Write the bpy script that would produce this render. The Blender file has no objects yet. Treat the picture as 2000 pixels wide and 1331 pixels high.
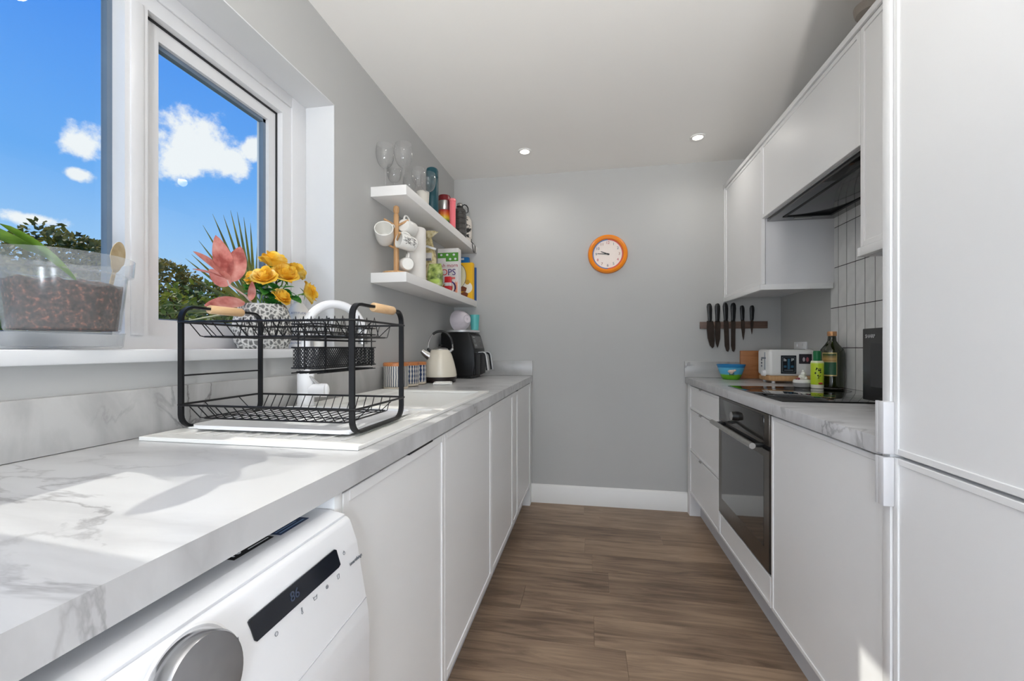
import bpy, bmesh, math, random
from mathutils import Vector, Matrix, noise
random.seed(7)
S = bpy.context.scene
COL = S.collection
PI = math.pi

# ------------------------------------------------------------------ camera
F, VX, VY, H = 838.0, 1152.0, 680.0, 1.11
YAW = math.atan2(VX - 1000, F)
CA, SA = math.cos(YAW), math.sin(YAW)
cam_d = bpy.data.cameras.new('camera')
cam_d.sensor_width = 36.0
cam_d.lens = F / 2000 * 36
cam_d.shift_y = (VY - 665.5) / 2000
cam_d.clip_start = 0.02
cam_d.clip_end = 500
cam = bpy.data.objects.new('camera', cam_d)
COL.objects.link(cam)
cam.location = (0, 0, H)
cam.rotation_euler = (PI / 2, 0, YAW)
S.camera = cam


def ray(px, py):
    r = (px - 1000) / F
    return Vector((r * CA - SA, r * SA + CA, -(py - VY) / F))


def atX(px, py, x):
    d = ray(px, py)
    return Vector((0, 0, H)) + d * (x / d.x)


def YatX(px, x):
    return atX(px, VY, x).y


# ------------------------------------------------------------------ view, world, sun
S.view_settings.view_transform = 'Standard'
S.view_settings.look = 'None'
S.view_settings.exposure = 0.0
S.view_settings.gamma = 1.0
S.view_settings.use_curve_mapping = False


def srgb(r, g, b):
    def f(c):
        c /= 255
        return c / 12.92 if c <= 0.04045 else ((c + 0.055) / 1.055) ** 2.4
    return (f(r), f(g), f(b), 1)


world = bpy.data.worlds.new('sky')
S.world = world
world.use_nodes = True
wn, wl = world.node_tree.nodes, world.node_tree.links
wn.clear()


def N(nt, typ, **kw):
    n = nt.nodes.new(typ)
    for k, v in kw.items():
        setattr(n, k, v)
    return n


def build_sky(nt, strength):
    L = nt.links.new
    tc = N(nt, 'ShaderNodeTexCoord')
    nrm = N(nt, 'ShaderNodeVectorMath', operation='NORMALIZE')
    L(tc.outputs['Generated'], nrm.inputs[0])
    sep = N(nt, 'ShaderNodeSeparateXYZ')
    L(nrm.outputs[0], sep.inputs[0])
    ramp = N(nt, 'ShaderNodeValToRGB')
    e = ramp.color_ramp.elements
    e[0].position = 0.0
    e[0].color = srgb(196, 222, 248)
    e[1].position = 1.0
    e[1].color = srgb(40, 112, 220)
    for p, c in ((0.16, (160, 206, 250)), (0.30, (112, 178, 250)), (0.5, (74, 150, 246))):
        q = e.new(p)
        q.color = srgb(*c)
    L(sep.outputs['Z'], ramp.inputs[0])
    # cumulus clouds scattered round the sky, some of them in the window
    clouds = []
    for px, py, rx, ry in ((385, 285, 86, 66), (350, 318, 50, 46), (440, 312, 48, 40), (495, 290, 26, 30), (166, 280, 40, 42), (150, 340, 26, 16), (60, 428, 60, 15)):
        d = ray(px, py).normalized()
        k = 1 / Vector(((px - 1000) / F, 1, (py - VY) / F)).length
        clouds.append((d, rx / F * k, ry / F * k))
    rnd = random.Random(3)
    for i in range(9):
        a = rnd.uniform(-2.2, 1.9)      # azimuths outside the window's view
        el = rnd.uniform(0.15, 0.6)
        d = Vector((math.cos(el) * math.cos(a), math.cos(el) * math.sin(a), math.sin(el)))
        s_ = rnd.uniform(0.08, 0.17)
        clouds.append((d, s_, s_ * 0.6))
    last = None
    for d, rx, ry in clouds:
        sub = N(nt, 'ShaderNodeVectorMath', operation='SUBTRACT')
        L(nrm.outputs[0], sub.inputs[0])
        sub.inputs[1].default_value = d
        mul = N(nt, 'ShaderNodeVectorMath', operation='MULTIPLY')
        L(sub.outputs[0], mul.inputs[0])
        mul.inputs[1].default_value = (1 / rx, 1 / rx, 1 / ry)
        ln = N(nt, 'ShaderNodeVectorMath', operation='LENGTH')
        L(mul.outputs[0], ln.inputs[0])
        inv = N(nt, 'ShaderNodeMath', operation='SUBTRACT')
        inv.inputs[0].default_value = 1.0
        L(ln.outputs['Value'], inv.inputs[1])
        if last is None:
            last = inv.outputs[0]
        else:
            mx = N(nt, 'ShaderNodeMath', operation='MAXIMUM')
            L(last, mx.inputs[0])
            L(inv.outputs[0], mx.inputs[1])
            last = mx.outputs[0]
    nz = N(nt, 'ShaderNodeTexNoise')
    nz.inputs['Scale'].default_value = 26
    nz.inputs['Detail'].default_value = 7
    nz.inputs['Roughness'].default_value = 0.62
    L(nrm.outputs[0], nz.inputs['Vector'])
    m1 = N(nt, 'ShaderNodeMath', operation='MULTIPLY_ADD')
    L(nz.outputs['Fac'], m1.inputs[0])
    m1.inputs[1].default_value = 1.9
    m1.inputs[2].default_value = -0.95
    ad = N(nt, 'ShaderNodeMath', operation='ADD')
    L(last, ad.inputs[0])
    L(m1.outputs[0], ad.inputs[1])
    mr = N(nt, 'ShaderNodeMapRange', interpolation_type='SMOOTHSTEP')
    mr.inputs['From Min'].default_value = 0.0
    mr.inputs['From Max'].default_value = 0.55
    L(ad.outputs[0], mr.inputs['Value'])
    mix = N(nt, 'ShaderNodeMix', data_type='RGBA')
    L(mr.outputs[0], mix.inputs['Factor'])
    L(ramp.outputs[0], mix.inputs['A'])
    mix.inputs['B'].default_value = (0.95, 0.97, 1.0, 1)
    bg = N(nt, 'ShaderNodeBackground')
    bg.inputs['Strength'].default_value = strength
    L(mix.outputs['Result'], bg.inputs['Color'])
    out = N(nt, 'ShaderNodeOutputWorld')
    L(bg.outputs[0], out.inputs['Surface'])


build_sky(world.node_tree, 1.0)
SUN_DIR = Vector((1, -0.10, -0.846)).normalized()
sd = bpy.data.lights.new('sun', 'SUN')
sd.energy = 3.3
sd.angle = math.radians(0.6)
sd.color = (1.0, 0.95, 0.87)
so = bpy.data.objects.new('sun', sd)
COL.objects.link(so)
so.rotation_euler = SUN_DIR.to_track_quat('-Z', 'Y').to_euler()
so.location = (-6, 1, 6)
UPLIGHT_FILL = 270.0  # spot watts of the added fill uplighter
GLOBE_FILL = 55.0          # emission of the added fill globes behind the camera
LAMP_W = 11.0         # base watts of the added, unseen ceiling downlights
S.cycles.diffuse_bounces = 6

# ------------------------------------------------------------------ materials
MATS = {}


def mat(name, col, rough=0.5, metal=0.0, var=0.04, scale=8.0, bump=0.0, bscale=60.0, spec=0.5, trans=0.0, coat=0.0, emit=None, sss=0.0):
    """principled material with a little procedural variation in tone and relief"""
    if name in MATS:
        return MATS[name]
    m = bpy.data.materials.new(name)
    m.use_nodes = True
    nt = m.node_tree
    b = nt.nodes['Principled BSDF']
    c = srgb(*col)
    tc = N(nt, 'ShaderNodeTexCoord')
    nz = N(nt, 'ShaderNodeTexNoise')
    nz.inputs['Scale'].default_value = scale
    nz.inputs['Detail'].default_value = 4
    nt.links.new(tc.outputs['Object'], nz.inputs['Vector'])
    rp = N(nt, 'ShaderNodeValToRGB')
    rp.color_ramp.elements[0].position = 0.3
    rp.color_ramp.elements[1].position = 0.7
    rp.color_ramp.elements[0].color = tuple(max(0, x * (1 - var)) for x in c[:3]) + (1,)
    rp.color_ramp.elements[1].color = tuple(min(1, x * (1 + var)) for x in c[:3]) + (1,)
    nt.links.new(nz.outputs['Fac'], rp.inputs[0])
    nt.links.new(rp.outputs[0], b.inputs['Base Color'])
    b.inputs['Roughness'].default_value = rough
    b.inputs['Metallic'].default_value = metal
    b.inputs['Specular IOR Level'].default_value = spec
    b.inputs['Coat Weight'].default_value = coat
    b.inputs['Transmission Weight'].default_value = trans
    if sss:
        b.inputs['Subsurface Weight'].default_value = sss
        b.inputs['Subsurface Radius'].default_value = (0.02, 0.012, 0.008)
    if emit:
        b.inputs['Emission Color'].default_value = srgb(*emit[0])
        b.inputs['Emission Strength'].default_value = emit[1]
    if bump:
        n2 = N(nt, 'ShaderNodeTexNoise')
        n2.inputs['Scale'].default_value = bscale
        n2.inputs['Detail'].default_value = 3
        nt.links.new(tc.outputs['Object'], n2.inputs['Vector'])
        bp = N(nt, 'ShaderNodeBump')
        bp.inputs['Strength'].default_value = bump
        bp.inputs['Distance'].default_value = 0.002
        nt.links.new(n2.outputs['Fac'], bp.inputs['Height'])
        nt.links.new(bp.outputs[0], b.inputs['Normal'])
    MATS[name] = m
    return m


def glass_mat(name, tint=(1, 1, 1), refl=1.0, rough=0.0, edge=0.0, haze=0.0):
    """thin clear glass or plastic: transparent with fresnel reflection, darker at grazing rims"""
    if name in MATS:
        return MATS[name]
    m = bpy.data.materials.new(name)
    m.use_nodes = True
    nt = m.node_tree
    nt.nodes.clear()
    L = nt.links.new
    tr = N(nt, 'ShaderNodeBsdfTransparent')
    gl = N(nt, 'ShaderNodeBsdfGlossy')
    gl.inputs['Roughness'].default_value = rough
    fr = N(nt, 'ShaderNodeFresnel')
    fr.inputs['IOR'].default_value = 1.45
    geo = N(nt, 'ShaderNodeNewGeometry')
    mu = N(nt, 'ShaderNodeMath', operation='MULTIPLY')
    L(fr.outputs[0], mu.inputs[0])
    mu.inputs[1].default_value = refl
    bf = N(nt, 'ShaderNodeMath', operation='SUBTRACT')
    bf.inputs[0].default_value = 1.0
    L(geo.outputs['Backfacing'], bf.inputs[1])
    m2 = N(nt, 'ShaderNodeMath', operation='MULTIPLY')
    L(mu.outputs[0], m2.inputs[0])
    L(bf.outputs[0], m2.inputs[1])
    lw = N(nt, 'ShaderNodeLayerWeight')
    lw.inputs['Blend'].default_value = 0.25
    mx = N(nt, 'ShaderNodeMix', data_type='RGBA')
    L(lw.outputs['Facing'], mx.inputs['Factor'])
    mx.inputs['A'].default_value = tuple(tint) + (1,)
    mx.inputs['B'].default_value = tuple(t * (1 - edge) for t in tint) + (1,)
    L(mx.outputs['Result'], tr.inputs['Color'])
    ms = N(nt, 'ShaderNodeMixShader')
    L(m2.outputs[0], ms.inputs[0])
    L(tr.outputs[0], ms.inputs[1])
    L(gl.outputs[0], ms.inputs[2])
    res = ms.outputs[0]
    if haze:                     # milky white mixed in, standing in for sheen and highlights
        df = N(nt, 'ShaderNodeBsdfDiffuse')
        df.inputs['Color'].default_value = (0.85, 0.86, 0.87, 1)
        tl = N(nt, 'ShaderNodeBsdfTranslucent')
        tl.inputs['Color'].default_value = (0.85, 0.86, 0.87, 1)
        ad = N(nt, 'ShaderNodeMixShader')
        ad.inputs[0].default_value = 0.5
        L(df.outputs[0], ad.inputs[1])
        L(tl.outputs[0], ad.inputs[2])
        mh = N(nt, 'ShaderNodeMixShader')
        hz = N(nt, 'ShaderNodeMath', operation='MULTIPLY_ADD')
        L(lw.outputs['Facing'], hz.inputs[0])
        hz.inputs[1].default_value = haze * 2
        hz.inputs[2].default_value = haze
        L(hz.outputs[0], mh.inputs[0])
        L(res, mh.inputs[1])
        L(ad.outputs[0], mh.inputs[2])
        res = mh.outputs[0]
    out = N(nt, 'ShaderNodeOutputMaterial')
    L(res, out.inputs['Surface'])
    MATS[name] = m
    return m


def marble_mat(name, base, vein, angle, rough=0.28):
    m = bpy.data.materials.new(name)
    m.use_nodes = True
    nt = m.node_tree
    L = nt.links.new
    b = nt.nodes['Principled BSDF']
    geo = N(nt, 'ShaderNodeNewGeometry')
    mp = N(nt, 'ShaderNodeMapping')
    mp.inputs['Rotation'].default_value = angle
    mp.inputs['Scale'].default_value = (1.0, 3.2, 1.6)
    L(geo.outputs['Position'], mp.inputs['Vector'])

    def vein_mask(scale, width, seed):
        nz = N(nt, 'ShaderNodeTexNoise')
        nz.noise_dimensions = '4D'
        nz.inputs['W'].default_value = seed
        nz.inputs['Scale'].default_value = scale
        nz.inputs['Detail'].default_value = 6
        nz.inputs['Roughness'].default_value = 0.55
        nz.inputs['Distortion'].default_value = 0.7
        L(mp.outputs[0], nz.inputs['Vector'])
        s_ = N(nt, 'ShaderNodeMath', operation='SUBTRACT')
        L(nz.outputs['Fac'], s_.inputs[0])
        s_.inputs[1].default_value = 0.5
        a_ = N(nt, 'ShaderNodeMath', operation='ABSOLUTE')
        L(s_.outputs[0], a_.inputs[0])
        r_ = N(nt, 'ShaderNodeMapRange')
        r_.inputs['From Min'].default_value = 0.0
        r_.inputs['From Max'].default_value = width
        r_.inputs['To Min'].default_value = 1.0
        r_.inputs['To Max'].default_value = 0.0
        L(a_.outputs[0], r_.inputs['Value'])
        return r_.outputs[0]
    v1 = vein_mask(2.3, 0.02, 1.3)
    v2 = vein_mask(1.3, 0.11, 4.1)
    patch = N(nt, 'ShaderNodeTexNoise')
    patch.inputs['Scale'].default_value = 3.5
    L(geo.outputs['Position'], patch.inputs['Vector'])
    pr = N(nt, 'ShaderNodeMapRange')
    pr.inputs['From Min'].default_value = 0.42
    pr.inputs['From Max'].default_value = 0.62
    L(patch.outputs['Fac'], pr.inputs['Value'])
    k1 = N(nt, 'ShaderNodeMath', operation='MULTIPLY')
    L(v1, k1.inputs[0])
    L(pr.outputs[0], k1.inputs[1])
    k2 = N(nt, 'ShaderNodeMath', operation='MULTIPLY')
    L(v2, k2.inputs[0])
    k2.inputs[1].default_value = 0.28
    k3 = N(nt, 'ShaderNodeMath', operation='MULTIPLY_ADD')
    L(k1.outputs[0], k3.inputs[0])
    k3.inputs[1].default_value = 0.6
    L(k2.outputs[0], k3.inputs[2])
    k3.use_clamp = True
    mx = N(nt, 'ShaderNodeMix', data_type='RGBA')
    L(k3.outputs[0], mx.inputs['Factor'])
    mx.inputs['A'].default_value = srgb(*base)
    mx.inputs['B'].default_value = srgb(*vein)
    L(mx.outputs['Result'], b.inputs['Base Color'])
    b.inputs['Roughness'].default_value = rough
    MATS[name] = m
    return m


def wood_mat(name, dark, light, scale=(1.5, 22, 22), rough=0.5, per_object=True, knots=False, bump=0.1):
    m = bpy.data.materials.new(name)
    m.use_nodes = True
    nt = m.node_tree
    L = nt.links.new
    b = nt.nodes['Principled BSDF']
    tc = N(nt, 'ShaderNodeTexCoord')
    oi = N(nt, 'ShaderNodeObjectInfo')
    off = N(nt, 'ShaderNodeVectorMath', operation='SCALE')
    off.inputs[0].default_value = (13.1, 7.7, 3.3)
    L(oi.outputs['Random'], off.inputs['Scale'])
    add = N(nt, 'ShaderNodeVectorMath', operation='ADD')
    L(tc.outputs['Object'], add.inputs[0])
    if per_object:
        L(off.outputs[0], add.inputs[1])
    mp = N(nt, 'ShaderNodeMapping')
    mp.inputs['Scale'].default_value = scale
    L(add.outputs[0], mp.inputs['Vector'])
    n1 = N(nt, 'ShaderNodeTexNoise')
    n1.inputs['Scale'].default_value = 1.6
    n1.inputs['Detail'].default_value = 8
    n1.inputs['Roughness'].default_value = 0.62
    n1.inputs['Distortion'].default_value = 0.9
    L(mp.outputs[0], n1.inputs['Vector'])
    n2 = N(nt, 'ShaderNodeTexNoise')
    n2.inputs['Scale'].default_value = 2.2
    n2.inputs['Detail'].default_value = 2
    L(add.outputs[0], n2.inputs['Vector'])
    mm = N(nt, 'ShaderNodeMath', operation='MULTIPLY_ADD')
    L(n2.outputs['Fac'], mm.inputs[0])
    mm.inputs[1].default_value = 0.5
    mm.inputs[2].default_value = -0.25
    sm = N(nt, 'ShaderNodeMath', operation='ADD')
    L(n1.outputs['Fac'], sm.inputs[0])
    L(mm.outputs[0], sm.inputs[1])
    last = sm.outputs[0]
    if per_object:
        rr = N(nt, 'ShaderNodeMath', operation='MULTIPLY_ADD')
        L(oi.outputs['Random'], rr.inputs[0])
        rr.inputs[1].default_value = 0.10
        rr.inputs[2].default_value = -0.05
        s3 = N(nt, 'ShaderNodeMath', operation='ADD')
        L(last, s3.inputs[0])
        L(rr.outputs[0], s3.inputs[1])
        last = s3.outputs[0]
    rp = N(nt, 'ShaderNodeValToRGB')
    rp.color_ramp.elements[0].position = 0.28
    rp.color_ramp.elements[1].position = 0.72
    rp.color_ramp.elements[0].color = srgb(*dark)
    rp.color_ramp.elements[1].color = srgb(*light)
    L(last, rp.inputs[0])
    col = rp.outputs[0]
    if knots:
        vo = N(nt, 'ShaderNodeTexVoronoi')
        vo.inputs['Scale'].default_value = 1.0
        mk = N(nt, 'ShaderNodeMapping')
        mk.inputs['Scale'].default_value = (2.2, 7.0, 1)
        L(add.outputs[0], mk.inputs['Vector'])
        L(mk.outputs[0], vo.inputs['Vector'])
        kr = N(nt, 'ShaderNodeMapRange')
        kr.inputs['From Min'].default_value = 0.02
        kr.inputs['From Max'].default_value = 0.16
        kr.inputs['To Min'].default_value = 0.45
        kr.inputs['To Max'].default_value = 0.0
        L(vo.outputs['Distance'], kr.inputs['Value'])
        kk = N(nt, 'ShaderNodeMath', operation='MULTIPLY')
        L(kr.outputs[0], kk.inputs[0])
        L(n1.outputs['Fac'], kk.inputs[1])
        mx = N(nt, 'ShaderNodeMix', data_type='RGBA')
        L(kk.outputs[0], mx.inputs['Factor'])
        L(col, mx.inputs['A'])
        mx.inputs['B'].default_value = srgb(*[c * 0.55 for c in dark])
        col = mx.outputs['Result']
    L(col, b.inputs['Base Color'])
    b.inputs['Roughness'].default_value = rough
    bp = N(nt, 'ShaderNodeBump')
    bp.inputs['Strength'].default_value = bump
    bp.inputs['Distance'].default_value = 0.001
    L(n1.outputs['Fac'], bp.inputs['Height'])
    L(bp.outputs[0], b.inputs['Normal'])
    MATS[name] = m
    return m


def stripe_mat(name, base, dark, count, mode):
    """hand-painted upright stripes round a canister (Object coordinates, axis z)"""
    m = bpy.data.materials.new(name)
    m.use_nodes = True
    nt = m.node_tree
    L = nt.links.new
    b = nt.nodes['Principled BSDF']
    tc = N(nt, 'ShaderNodeTexCoord')
    sp = N(nt, 'ShaderNodeSeparateXYZ')
    L(tc.outputs['Object'], sp.inputs[0])
    at = N(nt, 'ShaderNodeMath', operation='ARCTAN2')
    L(sp.outputs['Y'], at.inputs[0])
    L(sp.outputs['X'], at.inputs[1])
    nz = N(nt, 'ShaderNodeTexNoise')
    nz.inputs['Scale'].default_value = 25
    L(tc.outputs['Object'], nz.inputs['Vector'])
    wob = N(nt, 'ShaderNodeMath', operation='MULTIPLY_ADD')
    L(nz.outputs['Fac'], wob.inputs[0])
    wob.inputs[1].default_value = 0.10
    L(at.outputs[0], wob.inputs[2])
    mu = N(nt, 'ShaderNodeMath', operation='MULTIPLY')
    L(wob.outputs[0], mu.inputs[0])
    mu.inputs[1].default_value = count
    sn = N(nt, 'ShaderNodeMath', operation='SINE')
    L(mu.outputs[0], sn.inputs[0])
    val = sn.outputs[0]
    if mode == 'dots':
        mz = N(nt, 'ShaderNodeMath', operation='MULTIPLY')
        L(sp.outputs['Z'], mz.inputs[0])
        mz.inputs[1].default_value = 260
        sz = N(nt, 'ShaderNodeMath', operation='SINE')
        L(mz.outputs[0], sz.inputs[0])
        ad = N(nt, 'ShaderNodeMath', operation='MULTIPLY_ADD')
        L(sz.outputs[0], ad.inputs[0])
        ad.inputs[1].default_value = 0.5
        L(val, ad.inputs[2])
        val = ad.outputs[0]
    gt = N(nt, 'ShaderNodeMapRange')
    gt.inputs['From Min'].default_value = -0.15
    gt.inputs['From Max'].default_value = 0.15
    L(val, gt.inputs['Value'])
    mx = N(nt, 'ShaderNodeMix', data_type='RGBA')
    L(gt.outputs[0], mx.inputs['Factor'])
    mx.inputs['A'].default_value = srgb(*base)
    mx.inputs['B'].default_value = srgb(*dark)
    L(mx.outputs['Result'], b.inputs['Base Color'])
    b.inputs['Roughness'].default_value = 0.35
    MATS[name] = m
    return m


def ramp_mat(name, stops, axis, lo, hi, rough=0.35, metal=0.0, noise_amt=0.0, nscale=30, const=False):
    """colour bands along one object axis"""
    m = bpy.data.materials.new(name)
    m.use_nodes = True
    nt = m.node_tree
    L = nt.links.new
    b = nt.nodes['Principled BSDF']
    tc = N(nt, 'ShaderNodeTexCoord')
    sp = N(nt, 'ShaderNodeSeparateXYZ')
    L(tc.outputs['Object'], sp.inputs[0])
    mr = N(nt, 'ShaderNodeMapRange')
    mr.inputs['From Min'].default_value = lo
    mr.inputs['From Max'].default_value = hi
    L(sp.outputs[axis], mr.inputs['Value'])
    nz = N(nt, 'ShaderNodeTexNoise')
    nz.inputs['Scale'].default_value = nscale
    L(tc.outputs['Object'], nz.inputs['Vector'])
    ma = N(nt, 'ShaderNodeMath', operation='MULTIPLY_ADD')
    L(nz.outputs['Fac'], ma.inputs[0])
    ma.inputs[1].default_value = noise_amt
    L(mr.outputs[0], ma.inputs[2])
    rp = N(nt, 'ShaderNodeValToRGB')
    if const:
        rp.color_ramp.interpolation = 'CONSTANT'
    e = rp.color_ramp.elements
    e[0].position, e[0].color = stops[0][0], srgb(*stops[0][1])
    e[1].position, e[1].color = stops[-1][0], srgb(*stops[-1][1])
    for p, c in stops[1:-1]:
        q = e.new(p)
        q.color = srgb(*c)
    L(ma.outputs[0], rp.inputs[0])
    L(rp.outputs[0], b.inputs['Base Color'])
    b.inputs['Roughness'].default_value = rough
    b.inputs['Metallic'].default_value = metal
    MATS[name] = m
    return m


def blotch_mat(name, cols, scale, rough=0.6, thr=(0.4, 0.5, 0.6), tex='noise', trans=0.0):
    m = bpy.data.materials.new(name)
    m.use_nodes = True
    nt = m.node_tree
    L = nt.links.new
    b = nt.nodes['Principled BSDF']
    tc = N(nt, 'ShaderNodeTexCoord')
    nz = N(nt, 'ShaderNodeTexNoise')
    nz.inputs['Scale'].default_value = scale
    nz.inputs['Detail'].default_value = 5
    L(tc.outputs['Object'], nz.inputs['Vector'])
    rp = N(nt, 'ShaderNodeValToRGB')
    e = rp.color_ramp.elements
    e[0].position, e[0].color = thr[0], srgb(*cols[0])
    e[1].position, e[1].color = thr[-1], srgb(*cols[-1])
    for p, c in zip(thr[1:-1], cols[1:-1]):
        q = e.new(p)
        q.color = srgb(*c)
    L(nz.outputs['Fac'], rp.inputs[0])
    L(rp.outputs[0], b.inputs['Base Color'])
    b.inputs['Roughness'].default_value = rough
    if trans:
        tl = N(nt, 'ShaderNodeBsdfTranslucent')
        L(rp.outputs[0], tl.inputs['Color'])
        ms = N(nt, 'ShaderNodeMixShader')
        ms.inputs[0].default_value = trans
        L(b.outputs[0], ms.inputs[1])
        L(tl.outputs[0], ms.inputs[2])
        L(ms.outputs[0], nt.nodes['Material Output'].inputs['Surface'])
    MATS[name] = m
    return m


def mesh_holes_mat(name, col, cell=0.0085):
    """black perforated metal sheet: round holes cut by a procedural pattern"""
    m = bpy.data.materials.new(name)
    m.use_nodes = True
    nt = m.node_tree
    L = nt.links.new
    b = nt.nodes['Principled BSDF']
    b.inputs['Base Color'].default_value = srgb(*col)
    b.inputs['Roughness'].default_value = 0.45
    tc = N(nt, 'ShaderNodeTexCoord')
    sp = N(nt, 'ShaderNodeSeparateXYZ')
    L(tc.outputs['Object'], sp.inputs[0])
    hz = N(nt, 'ShaderNodeMath', operation='ADD')
    L(sp.outputs['X'], hz.inputs[0])
    L(sp.outputs['Y'], hz.inputs[1])
    outs = []
    for op in ('ADD', 'SUBTRACT'):
        a = N(nt, 'ShaderNodeMath', operation=op)
        L(hz.outputs[0], a.inputs[0])
        L(sp.outputs['Z'], a.inputs[1])
        mu = N(nt, 'ShaderNodeMath', operation='MULTIPLY')
        L(a.outputs[0], mu.inputs[0])
        mu.inputs[1].default_value = PI / cell
        sn = N(nt, 'ShaderNodeMath', operation='SINE')
        L(mu.outputs[0], sn.inputs[0])
        ab = N(nt, 'ShaderNodeMath', operation='ABSOLUTE')
        L(sn.outputs[0], ab.inputs[0])
        outs.append(ab.outputs[0])
    mn = N(nt, 'ShaderNodeMath', operation='MINIMUM')
    L(outs[0], mn.inputs[0])
    L(outs[1], mn.inputs[1])
    gt = N(nt, 'ShaderNodeMath', operation='LESS_THAN')
    L(mn.outputs[0], gt.inputs[0])
    gt.inputs[1].default_value = 0.55
    L(gt.outputs[0], b.inputs['Alpha'])
    MATS[name] = m
    return m


M_WALL = mat('wall_grey', (186, 186, 184), 0.9, var=0.015, scale=2, bump=0.05, bscale=250)
M_CEIL = mat('ceiling_white', (240, 238, 234), 0.9, var=0.01, scale=2, bump=0.04, bscale=200)
M_TRIM = mat('trim_white', (232, 231, 228), 0.45, var=0.01)
M_REVEAL = mat('reveal_white', (214, 215, 216), 0.7, var=0.01)
M_UPVC = mat('upvc_white', (222, 222, 223), 0.3, var=0.01)
M_CAB = mat('cabinet_white', (234, 234, 234), 0.42, var=0.01, scale=3)
M_CABIN = mat('cabinet_side_white', (222, 222, 224), 0.5, var=0.01, scale=3)
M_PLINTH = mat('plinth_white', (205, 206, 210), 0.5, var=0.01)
M_MARBLE = marble_mat('marble_laminate', (201, 201, 202), (122, 120, 121), (0.2, 0.1, 0.75))
M_MARBLE2 = marble_mat('marble_upstand', (184, 183, 181), (92, 90, 88), (0.7, 0.2, 0.2))
M_FLOOR = wood_mat('oak_vinyl', (100, 80, 64), (166, 141, 117), (1.6, 17, 17), 0.42, True, True, 0.08)
M_OAK = wood_mat('pale_oak', (176, 130, 84), (214, 172, 124), (30, 30, 3), 0.5, False)
M_BEECH = wood_mat('beech_grip', (214, 170, 120), (240, 204, 158), (40, 5, 40), 0.45, False)
M_BAMBOO = wood_mat('bamboo_board', (156, 96, 52), (190, 128, 76), (4, 30, 30), 0.45, False)
M_ORANGEWOOD = wood_mat('acacia_lid', (164, 92, 44), (206, 134, 78), (30, 6, 30), 0.4, False)
M_WALNUT = wood_mat('walnut_bar', (84, 64, 54), (122, 98, 84), (4, 30, 30), 0.5, False)
M_BLACK = mat('black_metal', (22, 22, 24), 0.42, 0.3, var=0.1)
M_BLACKPL = mat('black_plastic', (20, 20, 21), 0.35, var=0.1)
M_BLACKGL = mat('black_glass', (8, 8, 9), 0.04, var=0.02, spec=0.6, coat=0.3)
M_CHROME = mat('chrome', (215, 215, 216), 0.14, 1.0, var=0.02)
M_STEEL = mat('brushed_steel', (178, 176, 172), 0.32, 1.0, var=0.06, scale=40)
M_OVEN = mat('oven_steel', (112, 106, 100), 0.34, 1.0, var=0.06, scale=30)
M_GASKET = mat('gasket_dark', (104, 120, 138), 0.5, var=0.1)
M_GAP = mat('seal_black', (28, 28, 30), 0.6, var=0.1)
M_PANE = glass_mat('window_glass', (0.96, 0.98, 0.98), 0.9)
M_WINE = glass_mat('wine_glass', (0.995, 0.995, 0.995), 1.6, 0.04, 0.05, 0.022)
M_CLEARPL = glass_mat('clear_plastic', (0.985, 0.99, 0.99), 0.9, 0.16, 0.05, 0.09)
M_WHITEPL = mat('white_plastic', (236, 236, 237), 0.3, var=0.01)
M_WHITECER = mat('white_ceramic', (238, 236, 230), 0.18, var=0.015)
M_SINK = mat('white_composite', (236, 235, 231), 0.34, var=0.01, bump=0.03, bscale=300)
M_CREAM = mat('cream_enamel', (222, 214, 196), 0.22, var=0.02, coat=0.4)
M_TILE = mat('grey_tile', (230, 230, 228), 0.3, var=0.06, scale=14, bump=0.1, bscale=18)
M_GROUT = mat('dark_grout', (52, 50, 48), 0.9, var=0.06)
M_INK = mat('grey_print', (104, 108, 116), 0.6)
M_BLUEINK = mat('blue_print', (92, 104, 150), 0.6)
M_WHITEINK = mat('white_print', (226, 228, 230), 0.5)
M_LENS = mat('lamp_lens', (255, 250, 240), 0.4, emit=((255, 244, 226), 14.0))

# ------------------------------------------------------------------ mesh helpers


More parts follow.
